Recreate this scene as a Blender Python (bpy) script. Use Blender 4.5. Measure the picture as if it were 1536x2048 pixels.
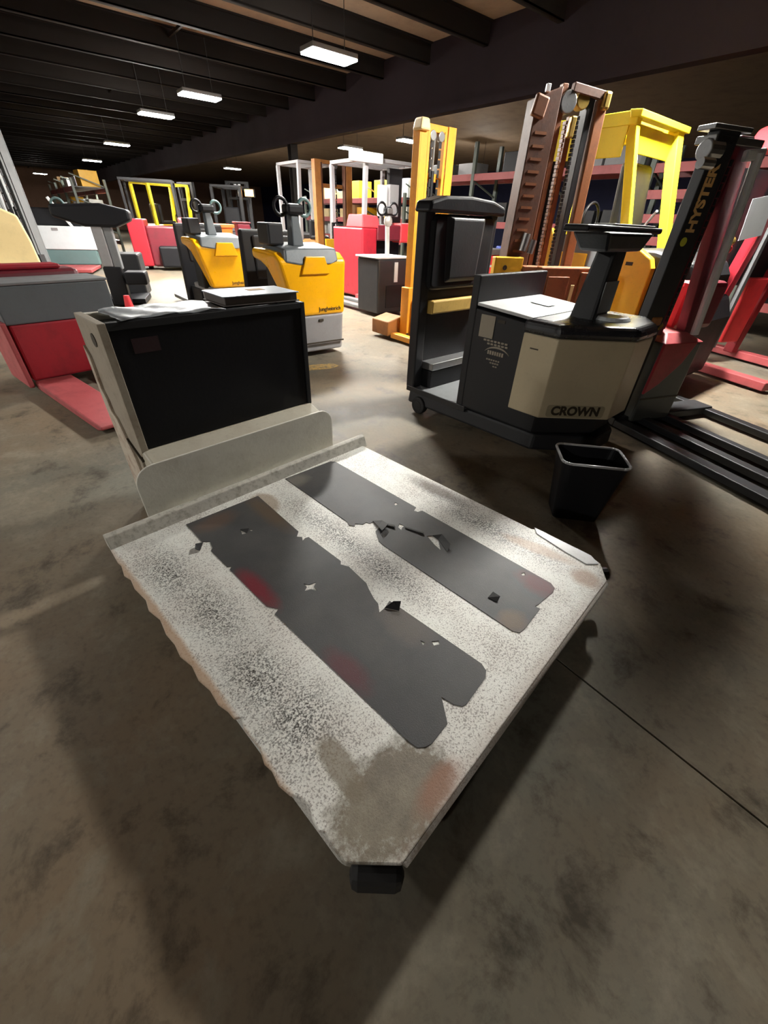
import bpy, bmesh, math, random
from mathutils import Vector, Matrix
for o in list(bpy.data.objects): bpy.data.objects.remove(o)
S = bpy.context.scene
COL = S.collection
random.seed(7)
R = math.radians
# ------------------------------------------------------------------ camera
cam_d = bpy.data.cameras.new('camera'); cam = bpy.data.objects.new('camera', cam_d); COL.objects.link(cam)
cam_d.sensor_fit = 'VERTICAL'; cam_d.sensor_height = 24; cam_d.lens = 802.13/2048*24; cam_d.clip_start = .02; cam_d.clip_end = 200
_d = Vector((722.18-768, 2134.79-1024, 802.13)).normalized(); _up = -_d
_fw = (Vector((0,0,1)) - _up*_up.z).normalized(); _rt = _fw.cross(_up)
M3 = Matrix((_rt, _fw, _up))                      # world <- camera (x right, y down, z forward)
RC = Matrix((M3.col[0], -M3.col[1], -M3.col[2])).transposed()
cam.matrix_world = Matrix.Translation((0,0,1.4)) @ RC.to_4x4()
S.camera = cam
# ------------------------------------------------------------------ world, view
w = bpy.data.worlds.new('world'); S.world = w; w.use_nodes = True
w.node_tree.nodes['Background'].inputs[0].default_value = (.5,.5,.6,1); w.node_tree.nodes['Background'].inputs[1].default_value = .02
S.view_settings.view_transform = 'Standard'; S.view_settings.look = 'None'; S.view_settings.gamma = 1
S.view_settings.use_curve_mapping = False; S.view_settings.exposure = 0.0
LAMP = 700.0            # strength of the lamp diffusers
AZ = 129.64            # direction of the lamp rows; the roof purlins run square to it
A_ = Vector((math.cos(R(AZ)), math.sin(R(AZ)), 0)); B_ = Vector((math.cos(R(39.64)), math.sin(R(39.64)), 0))
def bl(a, b, z=0): return A_*a + B_*b + Vector((0,0,z))    # along the row, towards the drop wall, up
# ------------------------------------------------------------------ materials
def nt(name):
    m = bpy.data.materials.new(name); m.use_nodes = True; t = m.node_tree
    return m, t, t.nodes['Principled BSDF']
def link(t, a, b): t.links.new(a, b)
def noise(t, scale, detail=4, rough=.6, vec=None, dist=0):
    n = t.nodes.new('ShaderNodeTexNoise'); n.inputs['Scale'].default_value = scale; n.inputs['Detail'].default_value = detail
    n.inputs['Roughness'].default_value = rough; n.inputs['Distortion'].default_value = dist
    if vec is None:
        c = [q for q in t.nodes if q.type == 'TEX_COORD']
        c = c[0] if c else t.nodes.new('ShaderNodeTexCoord'); vec = c.outputs['Object']
    link(t, vec, n.inputs['Vector']); return n.outputs['Fac']
def ramp(t, fac, p0, p1):
    n = t.nodes.new('ShaderNodeMapRange'); n.inputs[1].default_value = p0; n.inputs[2].default_value = p1
    n.clamp = True; link(t, fac, n.inputs[0]); return n.outputs[0]
def math_(t, op, a, b):
    n = t.nodes.new('ShaderNodeMath'); n.operation = op; n.use_clamp = False
    for i, v in enumerate((a, b)):
        if isinstance(v, (int, float)): n.inputs[i].default_value = v
        else: link(t, v, n.inputs[i])
    return n.outputs[0]
def mix(t, fac, a, b):
    n = t.nodes.new('ShaderNodeMix'); n.data_type = 'RGBA'
    if isinstance(fac, (int, float)): n.inputs[0].default_value = fac
    else: link(t, fac, n.inputs[0])
    for i, v in ((6, a), (7, b)):
        if isinstance(v, tuple): n.inputs[i].default_value = (*v[:3], 1)
        else: link(t, v, n.inputs[i])
    return n.outputs[2]
def bump(t, p, h, strength, dist=.01):
    b = t.nodes.new('ShaderNodeBump'); b.inputs['Strength'].default_value = strength; b.inputs['Distance'].default_value = dist
    link(t, h, b.inputs['Height']); link(t, b.outputs[0], p.inputs['Normal'])
def paint(name, col, rough=.45, metal=0, dirt=None, amt=.5, scale=6, spec=.5, coat=0):
    m, t, p = nt(name)
    dirt = dirt or tuple(c*.45+.01 for c in col)
    n1 = noise(t, scale, 6, .65); f = math_(t, 'MULTIPLY', ramp(t, n1, .48, .75), amt)
    n2 = noise(t, scale*9, 3, .6); c = mix(t, f, col, dirt)
    c = mix(t, math_(t, 'MULTIPLY', ramp(t, n2, .58, .72), amt*.5), c, tuple(d*.7 for d in dirt))
    link(t, c, p.inputs['Base Color'])
    link(t, math_(t, 'ADD', math_(t, 'MULTIPLY', n1, .25), rough-.12), p.inputs['Roughness'])
    p.inputs['Metallic'].default_value = metal; p.inputs['Specular IOR Level'].default_value = spec; p.inputs['Coat Weight'].default_value = coat
    bump(t, p, n2, .08); return m
def flat(name, col, rough=.5, **k): return paint(name, col, rough, amt=.15, **k)
def glow(name, col, s):
    m, t, p = nt(name); p.inputs['Base Color'].default_value = (*col, 1)
    p.inputs['Emission Color'].default_value = (*col, 1); p.inputs['Emission Strength'].default_value = s; return m
M = {}
M['black'] = flat('black_plastic', (.006,.006,.008), .5, spec=.3)
M['black_gloss'] = flat('black_gloss', (.006,.006,.008), .4, spec=.25)
M['rubber'] = flat('rubber', (.014,.013,.013), .7)
M['charcoal'] = paint('charcoal_paint', (.017,.017,.019), .5, amt=.4, spec=.35)
M['dark_steel'] = paint('dark_steel', (.04,.04,.042), .4, .6, amt=.4)
M['steel'] = paint('steel', (.35,.35,.35), .35, .9, amt=.4)
M['grey'] = paint('grey_paint', (.16,.165,.17), .5, amt=.3)
M['pale_grey'] = paint('pale_grey_paint', (.52,.53,.53), .45, amt=.3)
M['blue_grey'] = paint('blue_grey_paint', (.10,.115,.125), .4, amt=.25)
M['warm_grey'] = paint('warm_grey_paint', (.26,.25,.255), .5, amt=.25)
M['white'] = paint('white_paint', (.66,.66,.62), .5, dirt=(.25,.2,.15), amt=.35)
M['cream'] = paint('cream_paint', (.72,.70,.62), .5, dirt=(.3,.25,.18), amt=.3)
M['rusty_cream'] = paint('rusty_cream', (.62,.54,.44), .55, dirt=(.28,.13,.07), amt=.8, scale=14)
M['beige'] = paint('beige_paint', (.50,.42,.28), .45, dirt=(.3,.24,.16), amt=.2)
M['beige_shade'] = paint('beige_emblem', (.33,.28,.18), .5, amt=.2)
M['custard'] = paint('custard_paint', (.85,.66,.33), .5, amt=.2)
M['orange'] = paint('orange_paint', (.90,.43,.0), .3, dirt=(.45,.2,.01), amt=.25, coat=.4)
M['mast_yellow'] = paint('mast_yellow', (.85,.36,.03), .4, dirt=(.4,.16,.02), amt=.35)
M['yellow'] = paint('bright_yellow', (.95,.78,.02), .4, dirt=(.5,.35,.02), amt=.2)
M['amber'] = paint('amber_paint', (.82,.45,.02), .4, dirt=(.4,.2,.02), amt=.3)
M['rust'] = paint('rusty_brown', (.11,.040,.017), .6, dirt=(.05,.022,.013), amt=.9, scale=5)
M['rust_orange'] = paint('rusty_orange', (.24,.085,.028), .5, dirt=(.11,.04,.02), amt=.7, scale=8)
M['brown'] = paint('brown_paint', (.33,.13,.03), .5, dirt=(.12,.05,.02), amt=.6)
M['red'] = paint('red_paint', (.34,.014,.026), .4, dirt=(.12,.008,.014), amt=.5)
M['bright_red'] = paint('bright_red', (.85,.05,.06), .35, dirt=(.4,.02,.03), amt=.3)
M['dark_red'] = paint('dark_red', (.14,.012,.022), .45, dirt=(.05,.01,.01), amt=.5)
M['pink_red'] = paint('faded_red', (.38,.07,.075), .5, dirt=(.16,.04,.04), amt=.5)
M['rack_red'] = paint('rack_red', (.32,.07,.07), .5, dirt=(.15,.04,.04), amt=.5)
M['rack_green'] = paint('rack_green', (.10,.12,.10), .5, amt=.4)
M['band_yellow'] = paint('band_yellow', (.62,.40,.10), .5, dirt=(.3,.18,.05), amt=.5)
M['box_orange'] = flat('box_orange', (.95,.20,.03), .45)
M['maroon'] = flat('maroon', (.22,.012,.03), .5)
M['blue'] = flat('blue_label', (.06,.10,.45), .5)
M['sky'] = flat('sky_blue', (.30,.42,.80), .4)
M['teal'] = flat('teal_grey', (.12,.20,.20), .5)
M['paper'] = flat('paper', (.62,.66,.68), .4)
M['sheet'] = flat('grey_film', (.42,.45,.48), .3, spec=.6)
M['book'] = flat('grey_cover', (.30,.34,.40), .35)
M['pages'] = flat('dark_pages', (.10,.08,.07), .7)
M['card'] = paint('cardboard', (.48,.30,.15), .8, amt=.4)
M['gold'] = paint('brass', (.55,.38,.10), .35, .8, amt=.3)
M['dull_red'] = flat('dull_red_label', (.022,.003,.006), .5)
M['ink'] = flat('ink', (.03,.02,.01), .6)
M['gold_ink'] = flat('gold_lettering', (.75,.45,.17), .5)
M['pale_ink'] = flat('pale_lettering', (.30,.26,.20), .5)
M['lime'] = flat('lime_dot', (.55,.55,.05), .5)
M['lamp'] = glow('lamp_diffuser', (1.0,.98,.92), LAMP)
M['warm_lamp'] = glow('warm_lamp', (1.0,.45,.12), 8)
M['roof'] = paint('roof_sheet', (.20,.145,.10), .8, dirt=(.11,.08,.06), amt=.5, scale=2, spec=.08)
M['purlin'] = paint('purlin_steel', (.010,.008,.007), .7, amt=.4, scale=2, spec=.08)
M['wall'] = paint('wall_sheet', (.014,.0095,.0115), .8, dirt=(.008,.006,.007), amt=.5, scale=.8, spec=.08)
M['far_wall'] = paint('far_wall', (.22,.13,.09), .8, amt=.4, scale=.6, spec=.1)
M['side_tan'] = paint('side_tan', (.38,.33,.26), .5, dirt=(.2,.14,.09), amt=.6, scale=7)
M['ledge_cream'] = paint('ledge_cream', (.52,.48,.39), .5, dirt=(.3,.24,.16), amt=.4)
M['rail_paint'] = paint('rail_paint', (.52,.50,.44), .6, dirt=(.2,.17,.13), amt=.9, scale=30)
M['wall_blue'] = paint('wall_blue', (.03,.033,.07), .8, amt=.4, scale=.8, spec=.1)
m, t, p = nt('clear_guard'); p.inputs['Transmission Weight'].default_value = .9; p.inputs['Roughness'].default_value = .15
p.inputs['Base Color'].default_value = (.7,.7,.75,1); p.inputs['IOR'].default_value = 1.1; M['clear'] = m
# concrete floor
m, t, p = nt('concrete')
n1 = noise(t, .55, 8, .6, dist=.3); n2 = noise(t, 3.6, 9, .72, dist=.25); n3 = noise(t, 40, 4, .6)
c = mix(t, ramp(t, n1, .35, .65), (.20,.145,.093), (.150,.143,.115))
c = mix(t, math_(t, 'MULTIPLY', ramp(t, n2, .52, .66), .7), c, (.25,.22,.165))
c = mix(t, math_(t, 'MULTIPLY', ramp(t, n2, .47, .34), .75), c, (.042,.034,.025))
c = mix(t, math_(t, 'MULTIPLY', ramp(t, n3, .5, .8), .35), c, (.055,.045,.035))
link(t, c, p.inputs['Base Color'])
link(t, math_(t, 'ADD', math_(t, 'MULTIPLY', n2, .5), .33), p.inputs['Roughness']); p.inputs['Specular IOR Level'].default_value = .22; bump(t, p, n3, .12, .004); M['concrete'] = m
M['olive_grey'] = paint('olive_grey', (.07,.072,.064), .5, amt=.3)
M['gloss_hood'] = flat('gloss_hood', (.02,.02,.024), .28, spec=.7)
M['rim_grey'] = flat('rim_plastic', (.42,.42,.43), .25, spec=.8)  # pale grey puts the light reflected by the bin rim into its colour
M['joint'] = flat('joint_filler', (.012,.01,.009), .9)
m, t, p = nt('floor_paint'); n = noise(t, 18, 6, .7)
c = mix(t, ramp(t, n, .42, .6), (.55,.36,.10), (.2,.17,.12)); link(t, c, p.inputs['Base Color']); p.inputs['Roughness'].default_value = .6; M['floor_yellow'] = m
# worn white deck paint
m, t, p = nt('deck_paint'); tc = t.nodes.new('ShaderNodeTexCoord'); ob = tc.outputs['Object']
wob = noise(t, 9, 6, .7)
fine = noise(t, 170, 3, .7); mid = noise(t, 75, 6, .8); big = noise(t, 4.5, 6, .65)
def blob(x, y, rx, ry, rot=0, soft=.35, wobble=.9):
    mp = t.nodes.new('ShaderNodeMapping'); mp.vector_type = 'TEXTURE'
    mp.inputs['Location'].default_value = (x, y, .2); mp.inputs['Scale'].default_value = (rx, ry, .4); mp.inputs['Rotation'].default_value = (0,0,R(rot))
    link(t, ob, mp.inputs[0]); ln = t.nodes.new('ShaderNodeVectorMath'); ln.operation = 'LENGTH'; link(t, mp.outputs[0], ln.inputs[0])
    d = math_(t, 'ADD', ln.outputs['Value'], math_(t, 'MULTIPLY', math_(t, 'SUBTRACT', wob, .5), wobble))
    d = math_(t, 'ADD', d, math_(t, 'MULTIPLY', math_(t, 'SUBTRACT', mid, .5), .5))
    return ramp(t, d, 1+soft*.5, 1-soft*.5)
col = mix(t, ramp(t, big, .35, .7), (.82,.82,.77), (.70,.67,.62))
spk = math_(t, 'ADD', fine, math_(t, 'MULTIPLY', math_(t, 'SUBTRACT', big, .5), .3))
col = mix(t, math_(t, 'MULTIPLY', ramp(t, spk, .53, .63), .72), col, (.17,.14,.12))
smudge = None
for b in ((.10,1.3,.07,.16,0),(.13,.98,.07,.17,0),(.11,.62,.08,.16,0),(.12,.44,.1,.12,0),(.76,1.05,.06,.3,0),(1.40,.9,.05,.18,0),(.75,.7,.05,.2,0),(1.33,.5,.06,.3,0)):
    f = blob(*b, soft=1.4, wobble=1.2); smudge = f if smudge is None else math_(t, 'MAXIMUM', smudge, f)
sm2 = math_(t, 'MULTIPLY', smudge, ramp(t, math_(t, 'ADD', math_(t, 'MULTIPLY', mid, .55), math_(t, 'MULTIPLY', fine, .75)), .58, .72))
col = mix(t, math_(t, 'MULTIPLY', sm2, .95), col, (.035,.03,.025))
col = mix(t, math_(t, 'MULTIPLY', blob(.66,1.46,.06,.1,0), .7), col, (.30,.21,.13))
col = mix(t, math_(t, 'MULTIPLY', blob(1.41,.93,.05,.16,0,.9), .85), col, (.10,.075,.055))
col = mix(t, math_(t, 'MULTIPLY', blob(.17,.10,.18,.105,-8,.45,2.0), .93), col, mix(t, ramp(t, wob, .35, .65), (.15,.12,.085), (.27,.23,.17)))
col = mix(t, math_(t, 'MULTIPLY', blob(.125,.255,.035,.10,-8,.4,1.5), .8), col, (.22,.18,.13))
col = mix(t, math_(t, 'MULTIPLY', blob(.28,.03,.08,.035,0,.8), .7), col, (.33,.16,.10))
col = mix(t, math_(t, 'MULTIPLY', blob(1.33,.07,.05,.06,0,.7), .8), col, (.38,.24,.15))
col = mix(t, math_(t, 'MULTIPLY', blob(1.36,.30,.035,.16,10,.7), .7), col, (.40,.27,.17))
col = mix(t, math_(t, 'MULTIPLY', blob(.8,-.03,.75,.05,0,1.2), .6), col, (.30,.22,.17))
col = mix(t, math_(t, 'MULTIPLY', blob(-.03,.8,.028,.9,0,.5), .8), col, (.45,.28,.16))
link(t, col, p.inputs['Base Color']); p.inputs['Roughness'].default_value = .42
bump(t, p, math_(t, 'ADD', fine, mid), .35, .003); M['deck'] = m
# grip tape
m, t, p = nt('grip_tape'); tc = t.nodes.new('ShaderNodeTexCoord'); ob = tc.outputs['Object']
wob = noise(t, 9, 5, .6); mid = noise(t, 60, 4, .7); f1 = noise(t, 300, 2, .6); n2 = noise(t, 5, 5, .6)
col = mix(t, ramp(t, n2, .35, .7), (.050,.050,.052), (.072,.069,.068))
for x, y, rx, ry, a, cc in ((.31,.97,.035,.12,.75,(.20,.006,.02)),(.33,.45,.04,.09,.5,(.13,.008,.02)),(1.15,.19,.05,.09,.8,(.12,.012,.018)),(.4,1.48,.09,.05,.6,(.13,.075,.05)),(.62,1.38,.04,.16,.6,(.13,.08,.04)),(.6,.45,.06,.1,.35,(.16,.12,.09)),(.9,.17,.05,.05,.6,(.17,.10,.05)),(.9,1.53,.07,.05,.6,(.2,.18,.15)),(1.03,1.15,.1,.2,.25,(.14,.15,.16))):
    col = mix(t, math_(t, 'MULTIPLY', blob(x, y, rx, ry, 0, .9), a), col, cc)
col = mix(t, math_(t, 'MULTIPLY', ramp(t, f1, .6, .75), .4), col, (.12,.12,.13))
link(t, col, p.inputs['Base Color']); p.inputs['Roughness'].default_value = .55; bump(t, p, f1, .3, .002); M['tape'] = m
# ------------------------------------------------------------------ mesh helpers
class MB:
    def __init__(s): s.bm = bmesh.new()
    def box(s, c, d, rot=None):
        x, y, z = d[0]/2, d[1]/2, d[2]/2; v = []
        for q in ((-1,-1,-1),(1,-1,-1),(1,1,-1),(-1,1,-1),(-1,-1,1),(1,-1,1),(1,1,1),(-1,1,1)):
            k = Vector((q[0]*x, q[1]*y, q[2]*z))
            if rot is not None: k = rot @ k
            v.append(s.bm.verts.new(k+Vector(c)))
        for f in ((3,2,1,0),(4,5,6,7),(0,1,5,4),(1,2,6,5),(2,3,7,6),(3,0,4,7)): s.bm.faces.new([v[i] for i in f])
        return s
    def b(s, x0, x1, y0, y1, z0, z1): return s.box(((x0+x1)/2,(y0+y1)/2,(z0+z1)/2), (abs(x1-x0),abs(y1-y0),abs(z1-z0)))
    def hull(s, lo, hi):          # two polygons with the same count
        a = [s.bm.verts.new(q) for q in lo]; b = [s.bm.verts.new(q) for q in hi]; n = len(a)
        s.bm.faces.new(a[::-1]); s.bm.faces.new(b)
        for i in range(n): s.bm.faces.new((a[i], a[(i+1)%n], b[(i+1)%n], b[i]))
        return s
    def prism(s, poly, axis, lo, hi):    # poly in the two other axes (cyclic order for z: xy; y: xz; x: yz)
        f = {'z': lambda p, h: (p[0],p[1],h), 'y': lambda p, h: (p[0],h,p[1]), 'x': lambda p, h: (h,p[0],p[1])}[axis]
        return s.hull([f(q, lo) for q in poly], [f(q, hi) for q in poly])
    def bar(s, p0, p1, wx, wy=None):     # square bar between two points
        p0 = Vector(p0); p1 = Vector(p1); d = p1-p0; wy = wy or wx
        return s.box((p0+p1)/2, (wx, wy, d.length), d.to_track_quat('Z','Y').to_matrix())
    def cyl(s, p0, p1, r0, r1=None, n=14):
        p0 = Vector(p0); p1 = Vector(p1); r1 = r0 if r1 is None else r1; q = (p1-p0).to_track_quat('Z','Y')
        c = [Vector((math.cos(2*math.pi*i/n), math.sin(2*math.pi*i/n), 0)) for i in range(n)]
        return s.hull([p0+q@(k*r0) for k in c], [p1+q@(k*r1) for k in c])
    def tube(s, pts, r, n=8):
        pts = [Vector(q) for q in pts]
        for a, b in zip(pts[:-1], pts[1:]): s.cyl(a, b, r, r, n)
        return s
    def torus(s, c, r, r2, axis='z', n=20, k=6):
        c = Vector(c); rows = []
        for i in range(n):
            a = 2*math.pi*i/n; row = []
            for j in range(k):
                b = 2*math.pi*j/k; q = Vector(((r+r2*math.cos(b))*math.cos(a), (r+r2*math.cos(b))*math.sin(a), r2*math.sin(b)))
                if axis == 'x': q = Vector((q.z, q.x, q.y))
                if axis == 'y': q = Vector((q.x, q.z, q.y))
                row.append(s.bm.verts.new(c+q))
            rows.append(row)
        for i in range(n):
            for j in range(k): s.bm.faces.new((rows[i][j], rows[(i+1)%n][j], rows[(i+1)%n][(j+1)%k], rows[i][(j+1)%k]))
        return s
    def ball(s, c, r, sc=(1,1,1)):
        bmesh.ops.create_uvsphere(s.bm, u_segments=14, v_segments=8, radius=r, matrix=Matrix.Translation(c) @ Matrix.Diagonal((*sc,1)))
        return s
    def build(s, name, mat, parent=None, bevel=0, smooth=False, seg=2):
        bmesh.ops.recalc_face_normals(s.bm, faces=s.bm.faces[:])
        me = bpy.data.meshes.new(name); s.bm.to_mesh(me); s.bm.free()
        if smooth:
            for f in me.polygons: f.use_smooth = True
        me.materials.append(M[mat]); o = bpy.data.objects.new(name, me); COL.objects.link(o)
        if parent: o.parent = parent
        if bevel:
            k = o.modifiers.new('bevel', 'BEVEL'); k.width = bevel; k.segments = seg; k.limit_method = 'ANGLE'; k.angle_limit = R(35)
        return o
def thing(name, label, cat, loc, az=0, group=None, tilt=None):
    o = bpy.data.objects.new(name, None); COL.objects.link(o); o.empty_display_size = .2
    o.location = loc if len(loc) == 3 else (*loc, 0); o.rotation_euler = (0,0,R(az))
    if tilt: o.rotation_euler = (R(tilt[0]), R(tilt[1]), R(az))
    tag(o, label, cat, group); return o
def tag(o, label, cat, group=None):
    o['label'] = label; o['category'] = cat
    if group: o['group'] = group
    return o
def struct(o): o['kind'] = 'structure'; return o
def outline_mesh(name, outer, holes, z0, z1, mat, parent):
    cu = bpy.data.curves.new(name, 'CURVE'); cu.dimensions = '2D'; cu.fill_mode = 'BOTH'; cu.extrude = (z1-z0)/2
    for pts in [outer]+list(holes):
        sp = cu.splines.new('POLY'); sp.points.add(len(pts)-1); sp.use_cyclic_u = True
        for k, q in enumerate(pts): sp.points[k].co = (q[0], q[1], 0, 1)
    return curve_to_mesh(cu, name, mat, parent, (0,0,(z0+z1)/2))
def curve_to_mesh(cu, name, mat, parent, loc=(0,0,0), rot=(0,0,0), bake=True):
    tmp = bpy.data.objects.new('tmp', cu); COL.objects.link(tmp)
    me = bpy.data.meshes.new_from_object(tmp.evaluated_get(bpy.context.evaluated_depsgraph_get()))
    bpy.data.objects.remove(tmp); me.name = name; me.materials.clear(); me.materials.append(M[mat])
    o = bpy.data.objects.new(name, me); COL.objects.link(o)
    from mathutils import Euler
    me.transform(Matrix.Translation(loc) @ Euler(rot).to_matrix().to_4x4())
    if parent: o.parent = parent
    return o
def text(body, size, name, mat, parent, loc, rot, ext=.002, shear=0, bold=0):
    cu = bpy.data.curves.new('t', 'FONT'); cu.body = body; cu.size = size; cu.extrude = ext; cu.align_x = 'CENTER'; cu.align_y = 'CENTER'; cu.shear = shear; cu.offset = bold
    return curve_to_mesh(cu, name, mat, parent, loc, rot)
def rrect(x0, x1, y0, y1, r, n=5, corners=(1,1,1,1)):
    pts = []
    for (cx, cy, a0), on in zip(((x1-r,y1-r,0),(x0+r,y1-r,90),(x0+r,y0+r,180),(x1-r,y0+r,270)), corners):
        if on:
            for i in range(n+1):
                a = R(a0+90*i/n); pts.append((cx+r*math.cos(a), cy+r*math.sin(a)))
        else:
            pts.append(((x1 if a0 in (0,270) else x0), (y1 if a0 in (0,90) else y0)))
    return pts
def copy_tree(o, parent=None):
    c = o.copy(); COL.objects.link(c)
    if parent: c.parent = parent
    for ch in o.children: copy_tree(ch, c)
    return c
def wheel(parent, c, r, wd, axis='y', name='wheel', hub='dark_steel'):
    c = Vector(c); d = Vector((0,wd/2,0)) if axis == 'y' else Vector((wd/2,0,0))
    o = MB().cyl(c-d, c+d, r, n=22).build(name, 'rubber', parent, min(.012, r*.12))
    MB().cyl(c-d*1.08, c+d*1.08, r*.55, n=16).build('hub', hub, o); return o
# ------------------------------------------------------------------ structure
ZP, ZR, ZH = 3.75, 4.02, 3.08
fl = bpy.data.objects.new('floor', None); COL.objects.link(fl); struct(fl); fl.rotation_euler = (0,0,R(AZ))
edges = [-24, -13.2, -7.2, -1.178, 4.8, 10.8, 24]
for y0, y1 in zip(edges[:-1], edges[1:]):
    MB().b(-14, 52, y0+.004, y1-.004, -.12, 0).build('slab', 'concrete', fl)
MB().b(-14, 52, -24, 24, -.2, -.012).build('joint_filler', 'joint', fl)
def wall(name, a0, b0, a1, b1, z0, z1, mat, th=.15):
    p0, p1 = bl(a0, b0), bl(a1, b1); d = p1-p0
    o = MB().box((0,0,(z1-z0)/2), (d.length, th, z1-z0)).build(name, mat)
    o.location = ((p0+p1)/2 + Vector((0,0,z0))); o.rotation_euler = (0,0,math.atan2(d.y, d.x)); return struct(o)
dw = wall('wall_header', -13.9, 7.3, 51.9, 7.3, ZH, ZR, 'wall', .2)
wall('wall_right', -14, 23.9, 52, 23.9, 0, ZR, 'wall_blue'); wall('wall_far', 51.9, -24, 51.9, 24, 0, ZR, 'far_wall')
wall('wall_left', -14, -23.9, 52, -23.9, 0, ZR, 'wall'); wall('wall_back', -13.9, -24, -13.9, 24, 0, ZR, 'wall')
ce = MB().b(-14, 52, -24, 24, ZR, ZR+.06).build('ceiling', 'roof'); struct(ce); ce.rotation_euler = (0,0,R(AZ))
pm = None
for k in range(40):
    a = -8.35 + 1.357*k
    if a > 51: break
    def purl(b0, b1):
        p = MB(); p.b(-.022, .022, b0, b1, 0, ZR-ZP); p.b(-.022, .075, b0, b1, 0, .02); p.b(-.075, .022, b0, b1, ZR-ZP-.02, ZR-ZP); return p
    if pm is None: pm = purl(-7.2, 23.8).build('purlin', 'purlin', ce); o = pm
    else: o = pm.copy(); COL.objects.link(o); o.parent = ce
    o.location = (a, 0, ZP)
br0 = None
for k in range(11):
    a = 2.3 + 5.43*k - 8.35
    for b in (-3.5, 3.0):
        if br0 is None: br0 = MB().b(-.03, .03, -.025, .025, 0, .05).b(-.68, .68, -.02, .02, 0, .04).build('bridging_strut', 'purlin', ce); o = br0
        else: o = br0.copy(); COL.objects.link(o); o.parent = ce
        o.location = (a, b, ZP+.13)
# columns under the drop wall
def column(a, b, label):
    c = thing('steel_column', label, 'column', bl(a, b), AZ)
    MB().b(-.1,.1,-.01,.01,.02,ZH).build('web','purlin',c); MB().b(-.11,-.09,-.1,.1,.02,ZH).build('flange','purlin',c); MB().b(.09,.11,-.1,.1,.02,ZH).build('flange','purlin',c)
    MB().b(-.17,.17,-.17,.17,0,.02).build('base_plate','dark_steel',c)
column(13.5, 7.3, 'dark steel column under the drop wall, far behind the orange pallet trucks')
# ------------------------------------------------------------------ lamps
lamp0 = None
def lamp(pos, label):
    global lamp0
    if lamp0 is None:
        lamp0 = thing('high_bay_lamp', label, 'lamp', pos, 39.64, 'ceiling lamps')
        MB().b(-.36,.36,-.17,.17,.015,.07).build('housing','grey',lamp0,.01)
        MB().b(-.35,.35,-.16,.16,-.005,.012).build('diffuser','lamp',lamp0)
        MB().cyl((-.25,0,.07),(-.25,0,ZR-pos[2]),.006,n=6).build('hanger','dark_steel',lamp0); MB().cyl((.25,0,.07),(.25,0,ZR-pos[2]),.006,n=6).build('hanger','dark_steel',lamp0)
        return lamp0
    o = copy_tree(lamp0); o.location = pos; o['label'] = label; return o
ZL = 3.2
for (x, y, *zz), lab in (((-1.0,8.06),'nearest lit lamp in the row above the trucks'), ((-3.8,10.65),'second lit lamp from the nearest in the row over the trucks'),
        ((-5.58,12.62),'third lit lamp from the nearest in the row over the trucks'), ((-9.4,17.8),'fourth lit lamp from the nearest in the row over the trucks'),
        ((-13.8,23.6),'fifth lit lamp of the row, small and far to the left'), ((-23.2,33.4),'farthest lit lamp of the row, at the left above the white truck'),
        ((2.60,5.02,3.08),'lit lamp just above the top right of the view, its glow on the roof'),
        ((-1.5,16.6),'lit lamp beyond the drop wall, above the brown mast'), ((.29,14.75),'lit lamp beyond the drop wall, left of the yellow mast top'), ((-7.8,24.6),'small lit lamp beyond the drop wall, above the orange crate'),
        ((3.1,20.5),'small lit lamp seen low behind the rider truck backrest')):
    lamp((x, y, zz[0] if zz else ZL), lab)
for a, b, lab in ((-1.5,-8.6,'added fill lamp out of view, behind the viewer on the left'), (7.2,-5.2,'added fill lamp out of view, left of the red pallet truck')): lamp(tuple(bl(a, b, ZL)), lab)  # unseen lamps added to brighten the truck fronts and the left floor
# ------------------------------------------------------------------ the white deck truck in front
T = thing('platform_truck', 'worn white platform truck with two torn black grip strips, in the foreground', 'truck', (.01,.21), 47.1)
# deck outline with chamfered near corners and a chipped left edge
rnd = random.Random(3); ol = [(.09,-.004),(1.38,.0),(1.47,.06),(1.49,.12),(1.5,.35),(1.475,.40),(1.478,1.6),(-.02,1.62)]
le = [(-.026,1.50),(-.022,1.47),(-.034,1.40),(-.023,1.36),(-.03,1.30),(-.021,1.21),(-.033,1.15),(-.02,1.08),(-.031,1.0),(-.027,.94),(-.034,.88),(-.022,.82),(-.03,.757),(-.02,.70),(-.024,.64),(-.014,.6),(-.012,.566),(.004,.555),(-.008,.52),(-.004,.443),(-.016,.40),(-.011,.371),(-.018,.33),(-.01,.291),(.006,.265),(.010,.234),(-.002,.21),(-.006,.181),(.004,.165),(-.002,.145),(.0,.09)]
ol += le
mb = MB(); mb.hull([(x,y,.2) for x,y in ol], [(x,y,.21) for x,y in ol]); mb.build('deck_plate', 'deck', T, .004, seg=2)
inner = [(.10,.012),(1.37,.012),(1.455,.07),(1.47,.35),(1.46,1.58),(0.0,1.58),(.008,.11)]
sk = MB(); sk.hull([(x,y,.075) for x,y in inner], [(x,y,.1995) for x,y in inner]); sk.build('skirt', 'deck', T, .02, seg=3)
# rolled edges along the two outer sides
MB().cyl((.10,.008,.187),(1.38,.010,.187),.022,n=12).build('rolled_edge','deck',T,smooth=True)
MB().prism([(1.492,.39),(1.488,.11),(1.455,.065),(1.415,.10),(1.425,.2),(1.455,.36)],'z',.2095,.2145).build('corner_patch','pale_grey',T,.002)
MB().cyl((1.47,.055,.15),(1.50,.03,.15),.03,n=12).build('corner_bolt','dark_steel',T)
MB().b(.15,1.35,.2,1.45,.05,.13).b(.2,.3,1.2,1.7,.04,.13).build('under_frame','charcoal',T,.01)
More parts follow.
